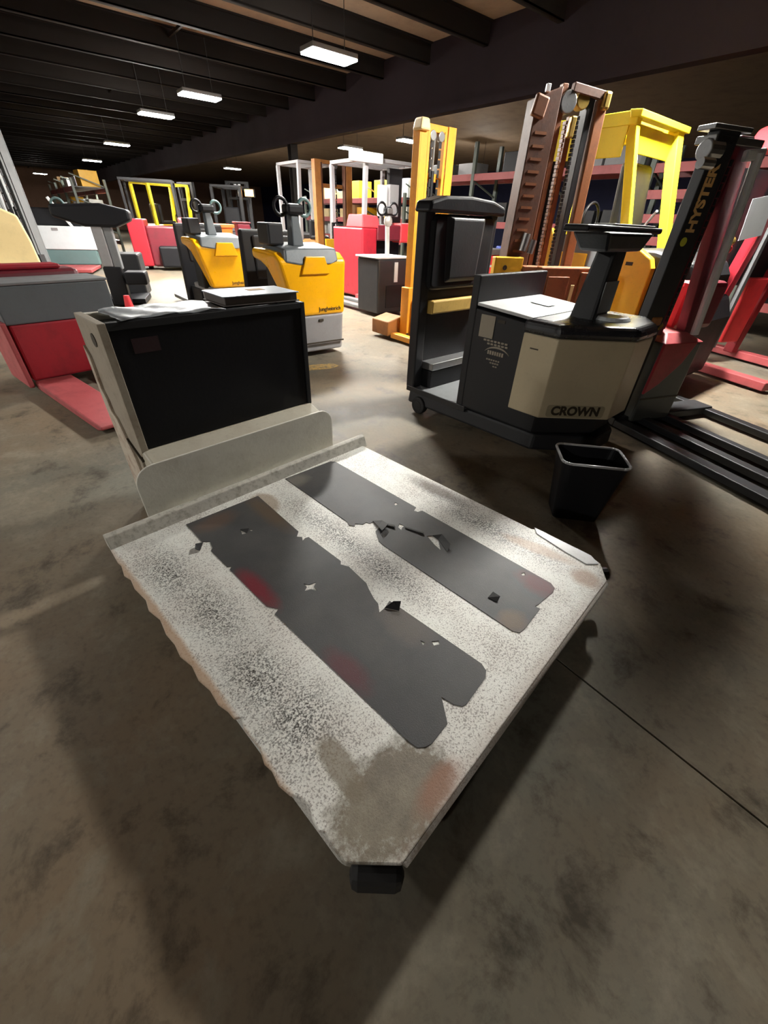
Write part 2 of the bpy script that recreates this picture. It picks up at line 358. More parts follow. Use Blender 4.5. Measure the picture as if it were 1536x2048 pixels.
# chamfered near corner bumper, wheels
MB().box((.05,.035,.12),(.13,.05,.10),Matrix.Rotation(R(-47),3,'Z')).build('corner_bumper','rubber',T,.02)
wheel(T,(.33,.16,.075),.075,.07); wheel(T,(1.2,.16,.075),.075,.07); wheel(T,(.33,1.3,.075),.075,.07); wheel(T,(1.2,1.3,.075),.075,.07)
T1 = [(.29,1.555),(.285,1.385),(.311,1.361),(.298,1.313),(.285,1.300),(.286,1.158),(.300,1.150),(.286,1.138),(.287,.863),(.312,.822),(.289,.812),(.303,.16),(.308,.135),(.325,.12),(.345,.113),(.422,.116),(.474,.178),(.481,.14),(.496,.115),(.512,.110),(.63,.118),(.652,.13),(.663,.155),(.645,.50),(.640,.56),(.600,.548),(.572,.547),(.598,.58),(.605,.611),(.625,.66),(.640,.69),(.653,.811),(.637,.845),(.651,.86),(.65,1.085),(.634,1.090),(.615,1.083),(.628,1.106),(.612,1.125),(.640,1.150),(.664,1.54)]
star = [(.456,.862),(.470,.842),(.499,.835),(.477,.822),(.472,.795),(.460,.818),(.436,.828),(.455,.840)]
outline_mesh('grip_strip', T1, [star, [(.453,1.346),(.460,1.302),(.441,1.31)], [(.587,.358),(.591,.343),(.578,.339)], [(.612,.328),(.632,.312),(.622,.301),(.604,.312)], [(.486,1.318),(.494,1.309),(.486,1.300),(.479,1.309)]], .2095, .2125, 'tape', T)
T2 = [(.868,1.59),(1.185,1.575),(1.203,1.55),(1.196,.90),(1.165,.888),(1.172,.868),(1.197,.86),(1.191,.16),(1.175,.136),(1.145,.132),(1.045,.143),(1.027,.148),(1.030,.128),(.90,.123),(.870,.128),(.858,.15),(.859,.80),(.864,.84),(.88,.865),(.906,.905),(.935,.91),(.949,.965),(.926,.966),(.921,.985),(.898,.984),(.875,1.013),(.858,1.0),(.845,1.025),(.856,1.05)]
outline_mesh('grip_strip', T2, [[(1.030,.866),(1.036,.838),(1.016,.835),(1.000,.826),(1.006,.852)], [(1.055,.712),(1.076,.695),(1.074,.660),(1.022,.606),(1.032,.65)], [(1.154,.276),(1.168,.268),(1.156,.257),(1.144,.267)], [(1.150,1.004),(1.152,.986),(1.130,.985),(1.134,.998)]], .2095, .2125, 'tape', T)
def flap(pts, lift):
    mb = MB(); v = [mb.bm.verts.new((x,y,.213+h*lift)) for x,y,h in pts]; w_ = [mb.bm.verts.new((x,y,.2155+h*lift)) for x,y,h in pts]
    n = len(v); mb.bm.faces.new(v[::-1]); mb.bm.faces.new(w_)
    for i in range(n): mb.bm.faces.new((v[i],v[(i+1)%n],w_[(i+1)%n],w_[i]))
    mb.build('torn_flap','rubber',T)
flap([(.949,.968,0),(.985,.94,0),(.97,.885,1),(.915,.87,1),(.93,.91,.4)],.016); flap([(1.076,.695,0),(1.10,.66,1),(1.07,.59,1),(1.03,.575,0),(1.074,.66,0)],.014)
flap([(.600,.548,0),(.634,.535,1),(.655,.515,1),(.63,.50,0)],.02); flap([(.453,1.346,0),(.478,1.31,1),(.460,1.302,0)],.012)
flap([(.25,1.33,0),(.285,1.37,.3),(.252,1.372,1),(.236,1.34,1)],.012); flap([(.93,.30,0),(.965,.30,.6),(.96,.265,1),(.935,.262,0)],.012); flap([(.95,.968,0),(1.0,.87,.4),(.99,.855,.6),(.945,.95,.2)],.008)
flap([(1.03,.83,0),(1.06,.735,.3),(1.05,.73,.5),(1.022,.82,.2)],.008)
# raised rail along the battery end of the deck
MB().prism([(1.595,.2),(1.655,.2),(1.655,.262),(1.64,.268),(1.618,.262)],'x',-.02,1.51).build('edge_rail','rail_paint',T,.004)
# backing plate with rounded top corners
mb = MB(); pl = rrect(.185,1.33,.2,.468,.09,6,(1,1,0,0)); mb.prism(pl,'y',1.725,1.737); mb.build('backing_plate','cream',T,.003)
MB().prism([(1.745,.02),(1.745,.425),(1.765,.44),(1.86,.472),(1.90,.472),(1.90,.02)],'x',.285,1.285).build('ledge','ledge_cream',T,.012,seg=3)
MB().b(.25,1.33,1.66,1.74,.06,.2).build('coupling_bar','cream',T,.005)
# battery case
MB().b(.315,1.265,1.885,2.17,.03,.985).build('battery_case','black',T,.004)
MB().b(.318,1.262,1.876,1.886,.475,1.012).build('front_panel','black_gloss',T,.002)
MB().prism([(1.868,.47),(1.868,1.035),(2.185,1.035),(2.185,.0),(1.95,.0),(1.93,.4)],'x',.283,.315).build('side_plate','side_tan',T,.003)
MB().prism([(1.868,.47),(1.868,1.035),(2.185,1.035),(2.185,.0),(1.95,.0),(1.93,.4)],'x',1.265,1.29).build('side_plate','charcoal',T,.003)
MB().b(.29,1.285,2.155,2.19,.1,1.03).build('rear_plate','cream',T,.003)
MB().b(.315,1.265,1.868,1.90,1.005,1.035).b(.315,1.265,1.90,2.16,.98,1.0).build('top_cover','charcoal',T,.003)
# scuffed strip down the outside of the side plate
mb = MB(); ys=[(2.185,.90),(2.145,.86),(2.150,.70),(2.12,.66),(2.115,.60),(2.07,.58),(1.99,.40),(1.98,.28),(1.985,.0),(2.2,.0),(2.2,.16),(2.192,.2),(2.2,.4),(2.19,.44),(2.2,.6),(2.195,.75)]
mb.prism(ys,'x',.272,.2835); mb.build('scuffed_strip','rusty_cream',T,.002)
MB().bar((.28,1.88,.42),(.28,2.07,.50),.012,.012).build('slot','ink',T)
MB().cyl((.280,1.99,.955),(.284,1.99,.955),.028,n=16).build('lifting_hole','ink',T)
MB().b(.39,.50,1.874,1.877,.905,.965).build('warning_sticker','dull_red',T)
# things lying on the battery case
g_ = thing('plastic_sheet','crumpled grey plastic sheet lying on the left half of the battery case','sheet',(.01,.21),47.1); g_.location.z = 1.004
mb = MB(); nx, ny = 18, 6; rr = random.Random(5); gr = []
for i in range(nx+1):
    row = []
    for j in range(ny+1):
        x = .37+.47*i/nx; y = 1.885+.28*j/ny; h = .037+rr.uniform(0,.003)+.004*math.sin(i*.9+j)
        if i == 0: h = .036
        row.append(mb.bm.verts.new((x+rr.uniform(-.008,.008), y+rr.uniform(-.006,.006)-(.02 if i<3 and j==0 else 0), h)))
    gr.append(row)
for i in range(nx):
    for j in range(ny): mb.bm.faces.new((gr[i][j],gr[i+1][j],gr[i+1][j+1],gr[i][j+1]))
o = mb.build('film','sheet',g_,smooth=True); k = o.modifiers.new('s','SOLIDIFY'); k.thickness = .003
k_ = thing('manual_binder','thick grey-covered manual lying on the right half of the battery case','binder',(.01,.21),47.1); k_.location.z = 1.0415
MB().box((1.07,2.03,.021),(.40,.25,.034),Matrix.Rotation(R(-4),3,'Z')).build('page_block','pages',k_,.003)
MB().box((1.07,2.03,.041),(.42,.265,.005),Matrix.Rotation(R(-4),3,'Z')).build('cover','book',k_,.002)
MB().box((1.07,2.03,.002),(.42,.265,.005),Matrix.Rotation(R(-4),3,'Z')).build('cover','pages',k_,.002)
MB().box((1.11,2.06,.0442),(.09,.06,.001),Matrix.Rotation(R(-4),3,'Z')).build('label_patch','card',k_)
for x in (.95,.985): MB().box((x,2.03,.0442),(.010,.24,.001),Matrix.Rotation(R(-12),3,'Z')).build('cover_stripe','paper',k_)
# ------------------------------------------------------------------ black and cream rider truck
W = thing('rider_pallet_truck','black and cream rider pallet truck with tall padded backrest behind the waste bin','truck',(.2,3.6),-47)
sh = [(0,0),(1.25,0.03),(1.57,.36),(1.57,.62),(1.42,.86),(0,.86)]
MB().hull([(x*1.005-.02,y*1.02-.02,.07) for x,y in sh],[(x-.02,y,.19) for x,y in sh]).build('chassis','charcoal',W,.02)
MB().b(-.03,.62,.0,.86,.19,.206).build('platform_mat','grey',W,.004)
MB().b(-.05,.62,-.012,.0,.17,.215).build('platform_edge','dark_steel',W,.003)
MB().hull([(.575,0,.2),(1.22,.0,.2),(1.5,.36,.2),(1.5,.62,.2),(1.4,.86,.2),(.575,.86,.2)],[(.575,0,.93),(1.22,.0,.88),(1.5,.36,.86),(1.5,.62,.86),(1.4,.86,.88),(.575,.86,.93)]).build('power_unit','charcoal',W,.015)
# cream front cover that wraps the chamfer
ou = [(1.0,-.012),(1.25,-.012),(1.575,.355),(1.575,.64),(1.45,.86)]; inn = [(1.41,.84),(1.51,.62),(1.51,.37),(1.22,.02),(1.0,.004)]
def band(z0, z1, infl=0):
    mb = MB(); P = ou+inn; mb.hull([(x,y,z0) for x,y in P],[(x,y,z1) for x,y in P]); return mb
band(.33,.845).build('front_cover','beige',W,.01)
hd = [(.98,-.02),(1.25,-.02),(1.59,.35),(1.59,.65),(1.45,.87),(1.05,.87)]
MB().hull([(x,y,.845) for x,y in hd],[(x-.02*(x>1.1),y+(.01 if y<.1 else -.01),.925) for x,y in hd]).build('hood','gloss_hood',W,.03,seg=3)
MB().cyl((1.32,.50,.925),(1.32,.50,.947),.125,.105,n=26).build('round_cap','paper',W,.006)
MB().hull([(.58,.01,.945),(1.03,.01,.915),(1.03,.80,.915),(.58,.84,.945)],[(.58,.01,.965),(1.03,.01,.935),(1.03,.80,.935),(.58,.84,.965)]).build('battery_cover','pale_grey',W,.004)
MB().hull([(1.03,.03,.90),(1.15,.02,.90),(1.15,.35,.90),(1.03,.75,.90)],[(1.03,.03,.93),(1.15,.06,.928),(1.15,.32,.928),(1.03,.7,.93)]).build('cover_hinge','grey',W,.006)
MB().box((.82,.48,.9545),(.15,.11,.002),Matrix.Rotation(R(3.8),3,'Y')).build('notice_sheet','paper',W)
MB().b(.52,.58,0,.88,.2,1.13).build('bulkhead','charcoal',W,.008)
# backrest
MB().b(-.06,.03,-.01,.09,.2,1.5).build('backrest_post','charcoal',W,.012); MB().b(-.06,.03,.76,.86,.2,1.5).build('backrest_post','black',W,.012)
MB().b(-.055,.01,.08,.78,.35,1.44).build('backrest_panel','black',W,.01)
mb = MB(); mb.prism(rrect(.05,.80,.97,1.465,.06),'x',.0,.06); mb.build('back_pad','black',W,.03,seg=3)
MB().hull([(.06,.22,1.02),(.06,.62,1.02),(.06,.66,1.46),(.06,.18,1.46)],[(.085,.26,1.05),(.085,.58,1.05),(.09,.60,1.44),(.09,.24,1.44)]).build('pad_insert','charcoal',W,.01)
mb = MB(); mb.prism([(-.04,1.47),(.88,1.47),(.86,1.53),(.70,1.565),(.42,1.58),(.14,1.57),(-.02,1.535)],'x',-.07,.09); mb.build('top_cushion','black_gloss',W,.02,seg=3)
MB().b(.0,.075,.10,.78,.80,.90).build('grab_band','band_yellow',W,.012)
MB().prism([(.10,.36),(.74,.36),(.74,.42),(.10,.42)],'x',.0,.14).build('foot_bar','steel',W,.005)
MB().b(.0,.13,.10,.74,.2,.355).build('toe_guard','black',W,.006)
wheel(W,(.12,-.0,.075),.075,.06); wheel(W,(.12,.82,.075),.075,.06); wheel(W,(1.25,.43,.11),.11,.09,name='drive_wheel')
# steering column with a wide control head
MB().hull([(1.10,.34,.90),(1.27,.34,.90),(1.27,.56,.90),(1.10,.56,.90)],[(1.13,.42,1.33),(1.25,.42,1.33),(1.25,.60,1.33),(1.13,.60,1.33)]).build('steering_column','charcoal',W,.02)
MB().hull([(1.10,.24,1.30),(1.28,.24,1.30),(1.28,.74,1.30),(1.10,.74,1.30)],[(1.06,.16,1.40),(1.30,.16,1.40),(1.30,.82,1.40),(1.06,.82,1.40)]).build('control_head','black',W,.02)
MB().b(1.10,1.25,-.02,1.08,1.395,1.43).build('handle_bar','black',W,.012)
MB().b(1.12,1.24,.30,.95,1.431,1.440).build('display_plate','pale_grey',W,.003)
MB().prism([(.385,.96),(.575,.96),(.575,1.14),(.385,1.14)],'x',1.262,1.268).build('column_label','grey',W)
# lettering on the sides
MB().b(.64,.76,-.006,.0,.755,.90).build('square_sticker','pale_ink',W)
MB().b(.78,.84,-.004,.0,.865,.885).build('side_slot','ink',W)
mb = MB()
for k in range(14):
    a0, a1 = R(155-k*9), R(155-(k+1)*9)
    for rx, rz, th in ((.115,.055,.010),):
        q0 = (.82+rx*math.cos(a0), .645+rz*math.sin(a0)); q1 = (.82+rx*math.cos(a1), .645+rz*math.sin(a1)); tt = th*math.sin(math.pi*(k+.5)/14)+.002
        mb.hull([(q0[0],-.006,q0[1]),(q1[0],-.006,q1[1]),(q1[0],-.006,q1[1]+tt),(q0[0],-.006,q0[1]+tt)],[(q0[0],.0,q0[1]),(q1[0],.0,q1[1]),(q1[0],.0,q1[1]+tt),(q0[0],.0,q0[1]+tt)])
for x, z, l in ((.80,.735,.22),(.82,.715,.19)):
    for k in range(int(l/.03)): mb.b(x-l/2+k*.03, x-l/2+k*.03+.022, -.005, .0, z, z+.012)
for x, z, l, h in ((.81,.652,.14,.026),(.80,.612,.12,.01),(.82,.592,.09,.01),(.83,.572,.05,.008)):
    for k in range(int(l/.02)): mb.b(x-l/2+k*.02, x-l/2+k*.02+.014, -.005, .0, z, z+h)
o = mb.build('dealer_emblem','pale_ink',W); o['kind'] = 'stuff'
dx, dy = .325, .367; an = math.atan2(dy, dx); fn = (math.sin(an), -math.cos(an))
em = (1.25+dx*.5+fn[0]*.002, -.012+dy*.5+fn[1]*.002)
text('CROWN',.085,'maker_lettering','ink',W,(em[0],em[1],.385),(R(90),0,an),.003,bold=.004)
mb = MB(); mb.prism(rrect(-.20,.20,-.042,.042,.02),'y',-.002,.001); bd = mb.build('emblem_border','beige_shade',W); bd.location = (em[0],em[1],.385); bd.rotation_euler = (0,0,an)
MB().b(1.07,1.13,-.0135,-.011,.755,.763).build('scratch_mark','ink',W)
# ------------------------------------------------------------------ waste bin
n_ = thing('waste_bin','black plastic waste bin with a shiny rolled rim on the floor by the deck corner','bin',(1.15,2.03),-8)
mb = MB(); lo = [(x,y,.0) for x,y in rrect(-.125,.125,-.09,.09,.03)]; hi = [(x,y,.38) for x,y in rrect(-.175,.175,-.125,.125,.045)]
lo2 = [(x,y,.012) for x,y in rrect(-.12,.12,-.085,.085,.03)]; hi2 = [(x,y,.38) for x,y in rrect(-.171,.171,-.121,.121,.045)]
bm = mb.bm; A0 = [bm.verts.new(q) for q in lo]; A1 = [bm.verts.new(q) for q in hi]; A2 = [bm.verts.new(q) for q in hi2]; A3 = [bm.verts.new(q) for q in lo2]; n = len(A0)
bm.faces.new(A0[::-1]); bm.faces.new(A3)
for X, Y in ((A0,A1),(A1,A2),(A2,A3)):
    for i in range(n): bm.faces.new((X[i],X[(i+1)%n],Y[(i+1)%n],Y[i]))
mb.build('tub','black',n_)
rm = rrect(-.177,.177,-.127,.127,.047,6); mb = MB(); mb.tube([(x,y,.38) for x,y in rm+rm[:1]],.0075,8); mb.build('rim','rim_grey',n_,smooth=True)
# ------------------------------------------------------------------ helpers for lift trucks
def channel(parent, name, mat, x0, x1, y0, y1, z0, z1, t=.02, open_='y+'):
    mb = MB(); mb.b(x0,x1,y0,y0+t,z0,z1); mb.b(x0,x0+t,y0+t,y1,z0,z1); mb.b(x1-t,x1,y0+t,y1,z0,z1); return mb.build(name, mat, parent)
def fork(parent, x, y0, y1, mat, w=.11, hz=.04, up=.5, axis='y'):
    mb = MB(); s = 1 if y1 > y0 else -1
    pts = [(y0,.0),(y1,.0),(y1,.012),(y0+s*.08,hz),(y0+s*.04,up),(y0,up)]
    if s < 0: pts = pts[::-1]
    mb.prism([(a,b+.03) for a,b in pts],'x',x-w/2,x+w/2); return mb.build('fork', mat, parent, .004)
def chain(parent, p0, p1, mat='dark_steel', w=.03, n=16):
    mb = MB(); p0 = Vector(p0); p1 = Vector(p1); d = (p1-p0)/n
    for k in range(n): mb.bar(p0+d*k+d*.08, p0+d*k+d*.92, w if k%2 else w*.7, .018)
    o = mb.build('lift_chain', mat, parent); o['kind'] = 'stuff'; return o
def mast(root, x0, x1, y, z0, z1, mat, inner=None, up=.09, dep=.10, cyl=True, chains=2, rollers=True):
    inner = inner or mat
    m_ = MB().b(x0,x0+.02,y,y+dep,z0,z1).b(x0+.02,x0+up,y,y+.02,z0,z1).b(x0+.02,x0+up,y+dep-.02,y+dep,z0,z1).build('outer_upright',mat,root,.004)
    MB().b(x1-.02,x1,y,y+dep,z0,z1).b(x1-up,x1-.02,y,y+.02,z0,z1).b(x1-up,x1-.02,y+dep-.02,y+dep,z0,z1).build('outer_upright',mat,root,.004)
    MB().b(x0+up+.01,x0+up+.05,y+.01,y+dep-.02,z0+.05,z1-.05).build('inner_upright',inner,root,.003); MB().b(x1-up-.05,x1-up-.01,y+.01,y+dep-.02,z0+.05,z1-.05).build('inner_upright',inner,root,.003)
    MB().b(x0,x1,y+.02,y+dep,z1-.07,z1).build('top_crossbar',mat,root,.006); MB().b(x0+up,x1-up,y+dep-.02,y+dep,z1-.52,z1-.44).build('crossbar',mat,root,.004)
    MB().b(x0,x1,y+.02,y+dep,z0+.02,z0+.14).build('crossbar',mat,root,.006)
    cx = (x0+x1)/2
    if cyl:
        c = MB().cyl((cx,y+dep*.6,z0+.1),(cx,y+dep*.6,z1-.42),.035,n=12).build('lift_cylinder','black',root,smooth=False); MB().cyl((cx,y+dep*.6,z1-.42),(cx,y+dep*.6,z1-.1),.02,n=10).build('piston_rod','steel',c)
    for s in ([-1,1] if chains == 2 else []):
        ch = chain(root,(cx+s*.07,y+.03,z0+.3),(cx+s*.07,y+.03,z1-.12))
        MB().cyl((cx+s*.07,y+.01,z1-.1),(cx+s*.07,y+.06,z1-.1),.05,n=14).build('chain_sheave','steel',root,.005)
    return m_
def guard(root, x0, x1, y0, y1, z0, z1, mat, lean=.0, n=6, leg=.06):
    for x in (x0, x1):
        for y, s in ((y0,-1),(y1,1)):
            MB().bar((x,y-s*lean if s < 0 else y,z0),(x,y,z1),leg).build('guard_post',mat,root,.006)
    MB().b(x0-.03,x1+.03,y0-.03,y0+.04,z1,z1+.06).b(x0-.03,x1+.03,y1-.04,y1+.03,z1,z1+.06).b(x0-.03,x0+.04,y0+.04,y1-.04,z1,z1+.06).b(x1-.04,x1+.03,y0+.04,y1-.04,z1,z1+.06).build('guard_roof_frame',mat,root,.006)
    for k in range(n):
        y = y0+(y1-y0)*(k+1)/(n+1); MB().b(x0,x1,y-.012,y+.012,z1+.012,z1+.04).build('roof_bar',mat,root)
def tiller(root, x, y, z0, z1, mat, lean=(0,0), w=.32, hm='black'):
    MB().bar((x,y,z0),(x+lean[0],y+lean[1],z1),.07,.05).build('tiller_arm',mat,root,.01)
    hx, hy = x+lean[0], y+lean[1]
    h = MB().box((hx,hy,z1+.05),(.12,.12,.13)).build('tiller_head',hm,root,.03)
    MB().torus((hx-.14*w/.32*.9,hy,z1+.08),.085,.017,'y',16,6).build('grip_loop',hm,h,smooth=True); MB().torus((hx+.14*w/.32*.9,hy,z1+.08),.085,.017,'y',16,6).build('grip_loop',hm,h,smooth=True)
    MB().b(hx-.05,hx+.05,hy-.075,hy-.06,z1+.02,z1+.09).build('key_panel','grey',h,.005)
# ------------------------------------------------------------------ two orange pallet trucks (X along the front, Y to the back)
def make_orange():
    o = thing('orange_pallet_truck','orange rider pallet truck nearest the white platform truck, grey skirt and hood','truck',(-.6,5.48),39.64)
    MB().hull([(x,y,.06) for x,y in rrect(-.66,-.0,.03,.95,.06)],[(x,y,.47) for x,y in rrect(-.68,.01,.0,.95,.06)]).build('skirt','warm_grey',o,.02,seg=3)
    MB().b(-.62,-.02,-.012,.0,.16,.175).build('skirt_groove','ink',o); MB().b(-.36,-.30,-.008,.0,.405,.43).build('skirt_latch','ink',o)
    # flared body: wider at the top
    pr_ = [(0.0,.47),(.16,.47),(.24,.72),(.34,.93),(.46,.99),(.66,1.02),(.66,1.12),(.36,1.12),(.10,1.10),(-.01,1.03)]
    mb = MB(); mb.hull([(-.66-.16*max(0,min(1,(z-.47)/.55)),y,z) for y,z in pr_],[(.01+.03*max(0,min(1,(z-.47)/.55)),y,z) for y,z in pr_]); mb.build('body_shell','orange',o,.035,seg=3)
    MB().hull([(-.74,-.02,1.015),(-.56,-.022,.985),(-.18,-.022,.985),(-.07,-.02,1.02),(-.05,.5,1.10),(-.74,.55,1.10)],[(-.72,.02,1.14),(-.56,.02,1.15),(-.18,.02,1.15),(-.08,.02,1.14),(-.06,.5,1.18),(-.72,.55,1.18)]).build('hood','blue_grey',o,.02)
    MB().hull([(-.56,-.035,.90),(-.20,-.035,.90),(-.20,.0,.90),(-.56,.0,.90)],[(-.50,-.035,1.07),(-.26,-.035,1.07),(-.26,.02,1.07),(-.50,.02,1.07)]).build('front_tab','orange',o,.008)
    text('Jungheinrich',.062,'maker_lettering','ink',o,(-.20,-.004,.535),(R(90),0,0),.002)
    MB().b(-.70,-.10,.55,1.05,.08,.40).build('step_well','charcoal',o,.01)
    MB().b(-.74,-.06,.20,.50,.45,.95).build('front_bulkhead','charcoal',o,.02)
    MB().hull([(-.78,1.02,.1),(.04,1.02,.1),(.04,1.16,.1),(-.78,1.16,.1)],[(-.76,1.08,1.28),(.02,1.08,1.28),(.02,1.16,1.28),(-.76,1.16,1.28)]).build('backrest','black',o,.03,seg=3)
    MB().b(-.62,-.12,1.04,1.08,.75,1.22).build('back_pad','charcoal',o,.02)
    MB().hull([(-.54,.16,1.15),(-.40,.16,1.15),(-.40,.30,1.15),(-.54,.30,1.15)],[(-.53,.18,1.44),(-.44,.18,1.44),(-.44,.28,1.44),(-.53,.28,1.44)]).build('steering_column','blue_grey',o,.015)
    h = MB().box((-.48,.22,1.48),(.20,.16,.10)).build('control_head','black',o,.03)
    MB().torus((-.62,.22,1.50),.075,.018,'y',16,6).build('grip_loop','black',h,smooth=True); MB().torus((-.34,.22,1.50),.075,.018,'y',16,6).build('grip_loop','teal',h,smooth=True)
    MB().b(-.80,-.62,.20,.48,1.16,1.36).build('document_box','charcoal',o,.02)
    for x in (-.6,-.08): MB().b(x-.09,x+.09,1.16,2.35,.06,.12).build('fork','grey',o,.01)
    wheel(o,(-.33,.3,.1),.1,.09,name='drive_wheel'); wheel(o,(-.6,.75,.07),.07,.06); wheel(o,(-.08,.75,.07),.07,.06)
    return o
o1 = make_orange()
o2 = copy_tree(o1); o2.location = (-2.3,7.5,0); o2['label'] = 'orange rider pallet truck farther back on the left, lamp glint on its body'
for q in (o1,o2): q['group'] = 'orange pallet trucks'
# ------------------------------------------------------------------ yellow stacker with tall mast
y_ = thing('yellow_stacker','yellow walkie stacker with tall narrow mast left of the black rider truck','stacker',(.19,6.31),39.64)
mast(y_,.06,.66,.0,.45,2.36,'mast_yellow',up=.13,dep=.12)
MB().b(.0,.36,-.04,.12,.03,.68).build('mast_foot','mast_yellow',y_,.012); MB().b(.40,.70,-.04,.12,.03,.60).build('mast_foot','mast_yellow',y_,.012)
MB().b(.10,.2,-.05,-.04,.30,.42).build('warning_label','ink',y_); MB().b(.0,.04,-.045,-.04,.05,.1).build('bolt_plate','ink',y_)
MB().b(.30,.40,-.10,-.04,.56,.62).build('bracket','dark_steel',y_)
MB().hull([(.02,-.06,2.28),(.18,-.06,2.28),(.18,.1,2.28),(.02,.1,2.28)],[(.04,-.05,2.39),(.16,-.05,2.39),(.16,.08,2.39),(.04,.08,2.39)]).build('sheave_guard','custard',y_,.02)
for x in (-.12,.62): MB().b(x-.06,x+.06,-1.0,.1,.03,.10).build('outrigger','mast_yellow',y_,.008); wheel(y_,(x,-.9,.05),.05,.06,'x')
fork(y_,.12,-.06,-1.05,'custard'); fork(y_,.48,-.06,-1.05,'custard')
MB().prism([(-.22,.05),(.05,.05),(.05,.30),(-.22,.24)],'y',.12,.5).build('base_cover','brown',y_,.015)
# walkie power head with tiller behind it
d_ = thing('grey_tiller_truck','grey walkie truck with upright tiller in front of the red machine','truck',(-.17,7.97),39.64)
MB().b(-.12,.56,.0,.62,.06,.90).build('power_head','charcoal',d_,.03); MB().b(-.15,.59,-.02,.64,.90,.93).build('lid','pale_grey',d_,.01)
MB().b(.22,.30,-.015,.0,.55,.85).build('side_stripe','pale_grey',d_,.003); MB().b(.05,.5,-.012,.0,.15,.5).build('front_panel','black',d_,.01)
tiller(d_,.22,.2,.93,1.5,'pale_grey',(.02,.05)); wheel(d_,(.22,.3,.09),.09,.08,name='drive_wheel')
MB().ball((.24,.23,1.42),.07,(1,1,1.2)).build('tiller_boss','pale_grey',d_,smooth=True)
for x in (.04,.4): MB().b(x-.08,x+.08,.62,1.8,.05,.1).build('fork','grey',d_,.01)
# red reach truck behind
r_ = thing('red_reach_truck','red reach truck with open operator bay behind the yellow mast','truck',(-.67,9.87),39.64)
MB().b(.0,.38,.0,1.1,.05,1.30).build('side_tower','red',r_,.03); MB().b(.38,1.4,.0,1.1,1.08,1.36).build('top_cowl','dark_red',r_,.03)
MB().b(.38,1.4,.5,1.1,.05,1.08).build('operator_bay','black',r_,.01); MB().hull([(.0,.0,1.30),(.46,.0,1.30),(.46,.6,1.30),(.0,.6,1.30)],[(.04,.05,1.52),(.42,.05,1.50),(.40,.55,1.50),(.04,.55,1.52)]).build('head_pad','bright_red',r_,.02)
MB().b(1.0,1.45,-.02,.3,1.05,1.40).build('side_cowl','bright_red',r_,.03); MB().b(.40,1.35,.0,.5,.05,.12).build('floor_plate','dark_steel',r_)
wheel(r_,(.2,.5,.12),.12,.1,name='drive_wheel')
for x in (-.12,1.32): MB().b(x-.07,x+.07,-1.0,.0,.04,.13).build('outrigger','pink_red',r_,.01)
MB().b(.45,.62,-.0,.12,1.5,2.0).build('clipboard_panel','pale_grey',r_,.01); MB().b(.68,.92,.0,.12,1.5,2.02).build('clipboard_panel','warm_grey',r_,.01)
guard(r_,.15,1.5,.1,1.3,1.36,2.34,'warm_grey',.05,5,.08)
MB().b(.9,1.25,.3,.4,1.4,2.3).build('mast_cover','charcoal',r_,.01); MB().b(-.25,.5,.0,.1,2.30,2.46).build('work_light_bar','paper',r_,.02)
# brown mast truck
b_ = thing('brown_mast_truck','lift truck with a brown rusty mast standing behind the nearer orange truck','forklift',(-1.9,12.7),39.64)
mast(b_,-.14,.95,.0,.12,2.58,'brown',up=.17,dep=.15,inner='rust'); fork(b_,.14,-.02,-1.1,'dark_steel'); fork(b_,.5,-.02,-1.1,'dark_steel')
MB().b(-.1,.75,.2,1.3,.08,.95).build('body','brown',b_,.04); MB().b(-.05,.7,1.3,1.75,.08,1.1).build('counterweight','dark_steel',b_,.06)
MB().b(.05,.6,-.06,-.02,.55,1.0).build('load_backrest','amber',b_,.01); guard(b_,-.35,.6,.4,1.5,.95,2.5,'warm_grey',.1,5,.08)
MB().b(.1,.55,.75,.9,.95,1.4).build('seat_back','black',b_,.04); MB().b(.1,.55,.55,.9,.95,1.05).build('seat','black',b_,.04)
for x in (-.02,.66):
    for y in (.4,1.4): wheel(b_,(x,y,.18),.18,.14,'x')
# ------------------------------------------------------------------ rusty order picker with the broad mast
a_ = thing('rusty_order_picker','order picker with broad rusty brown mast and chains behind the black rider truck','forklift',(1.34,4.78),14)
mt = MB().hull([(-.27,-.03,.2),(-.02,-.03,.2),(-.02,.14,.2),(-.27,.14,.2)],[(-.235,-.03,2.28),(-.015,-.03,2.36),(-.015,.14,2.36),(-.235,.14,2.28)]).build('broad_upright','rust',a_,.008)
MB().box((-.21,-.05,2.22),(.12,.05,.14),Matrix.Rotation(R(12),3,'Y')).build('wear_pad','rust_orange',a_,.015); MB().box((-.155,-.03,2.335),(.035,.03,.05)).build('chain_pin','paper',a_,.004)
for k in range(14): MB().b(-.20,-.09,-.0335,-.03,.95+.085*k,.97+.085*k).build('rung_mark','rust_orange',a_)
MB().bar((.04,.02,.2),(.015,.02,2.38),.055,.05).build('inner_upright','rust_orange',a_,.005)
MB().bar((.22,.06,.2),(.16,.06,2.2),.05,.05).build('inner_upright','rust_orange',a_,.005)
MB().bar((.50,.02,.2),(.39,.02,2.34),.07,.09).build('outer_upright','rust_orange',a_,.006)
MB().bar((.36,.05,.2),(.29,.05,2.32),.11,.06).build('mast_channel','charcoal',a_,.005)
chain(a_,(.12,.0,.9),(.085,.0,2.16),'rust_orange',.05,44); chain(a_,(.27,.02,.9),(.205,.02,2.2),'dark_steel',.04,44)
MB().cyl((.06,-.03,2.27),(.06,.06,2.27),.075,n=18).build('chain_sheave','steel',a_,.008); MB().cyl((.20,-.02,2.29),(.20,.06,2.29),.06,n=18).build('chain_sheave','gold',a_,.008); MB().box((.41,-.0,2.30),(.07,.1,.12)).build('sheave_guard','gold',a_,.02)
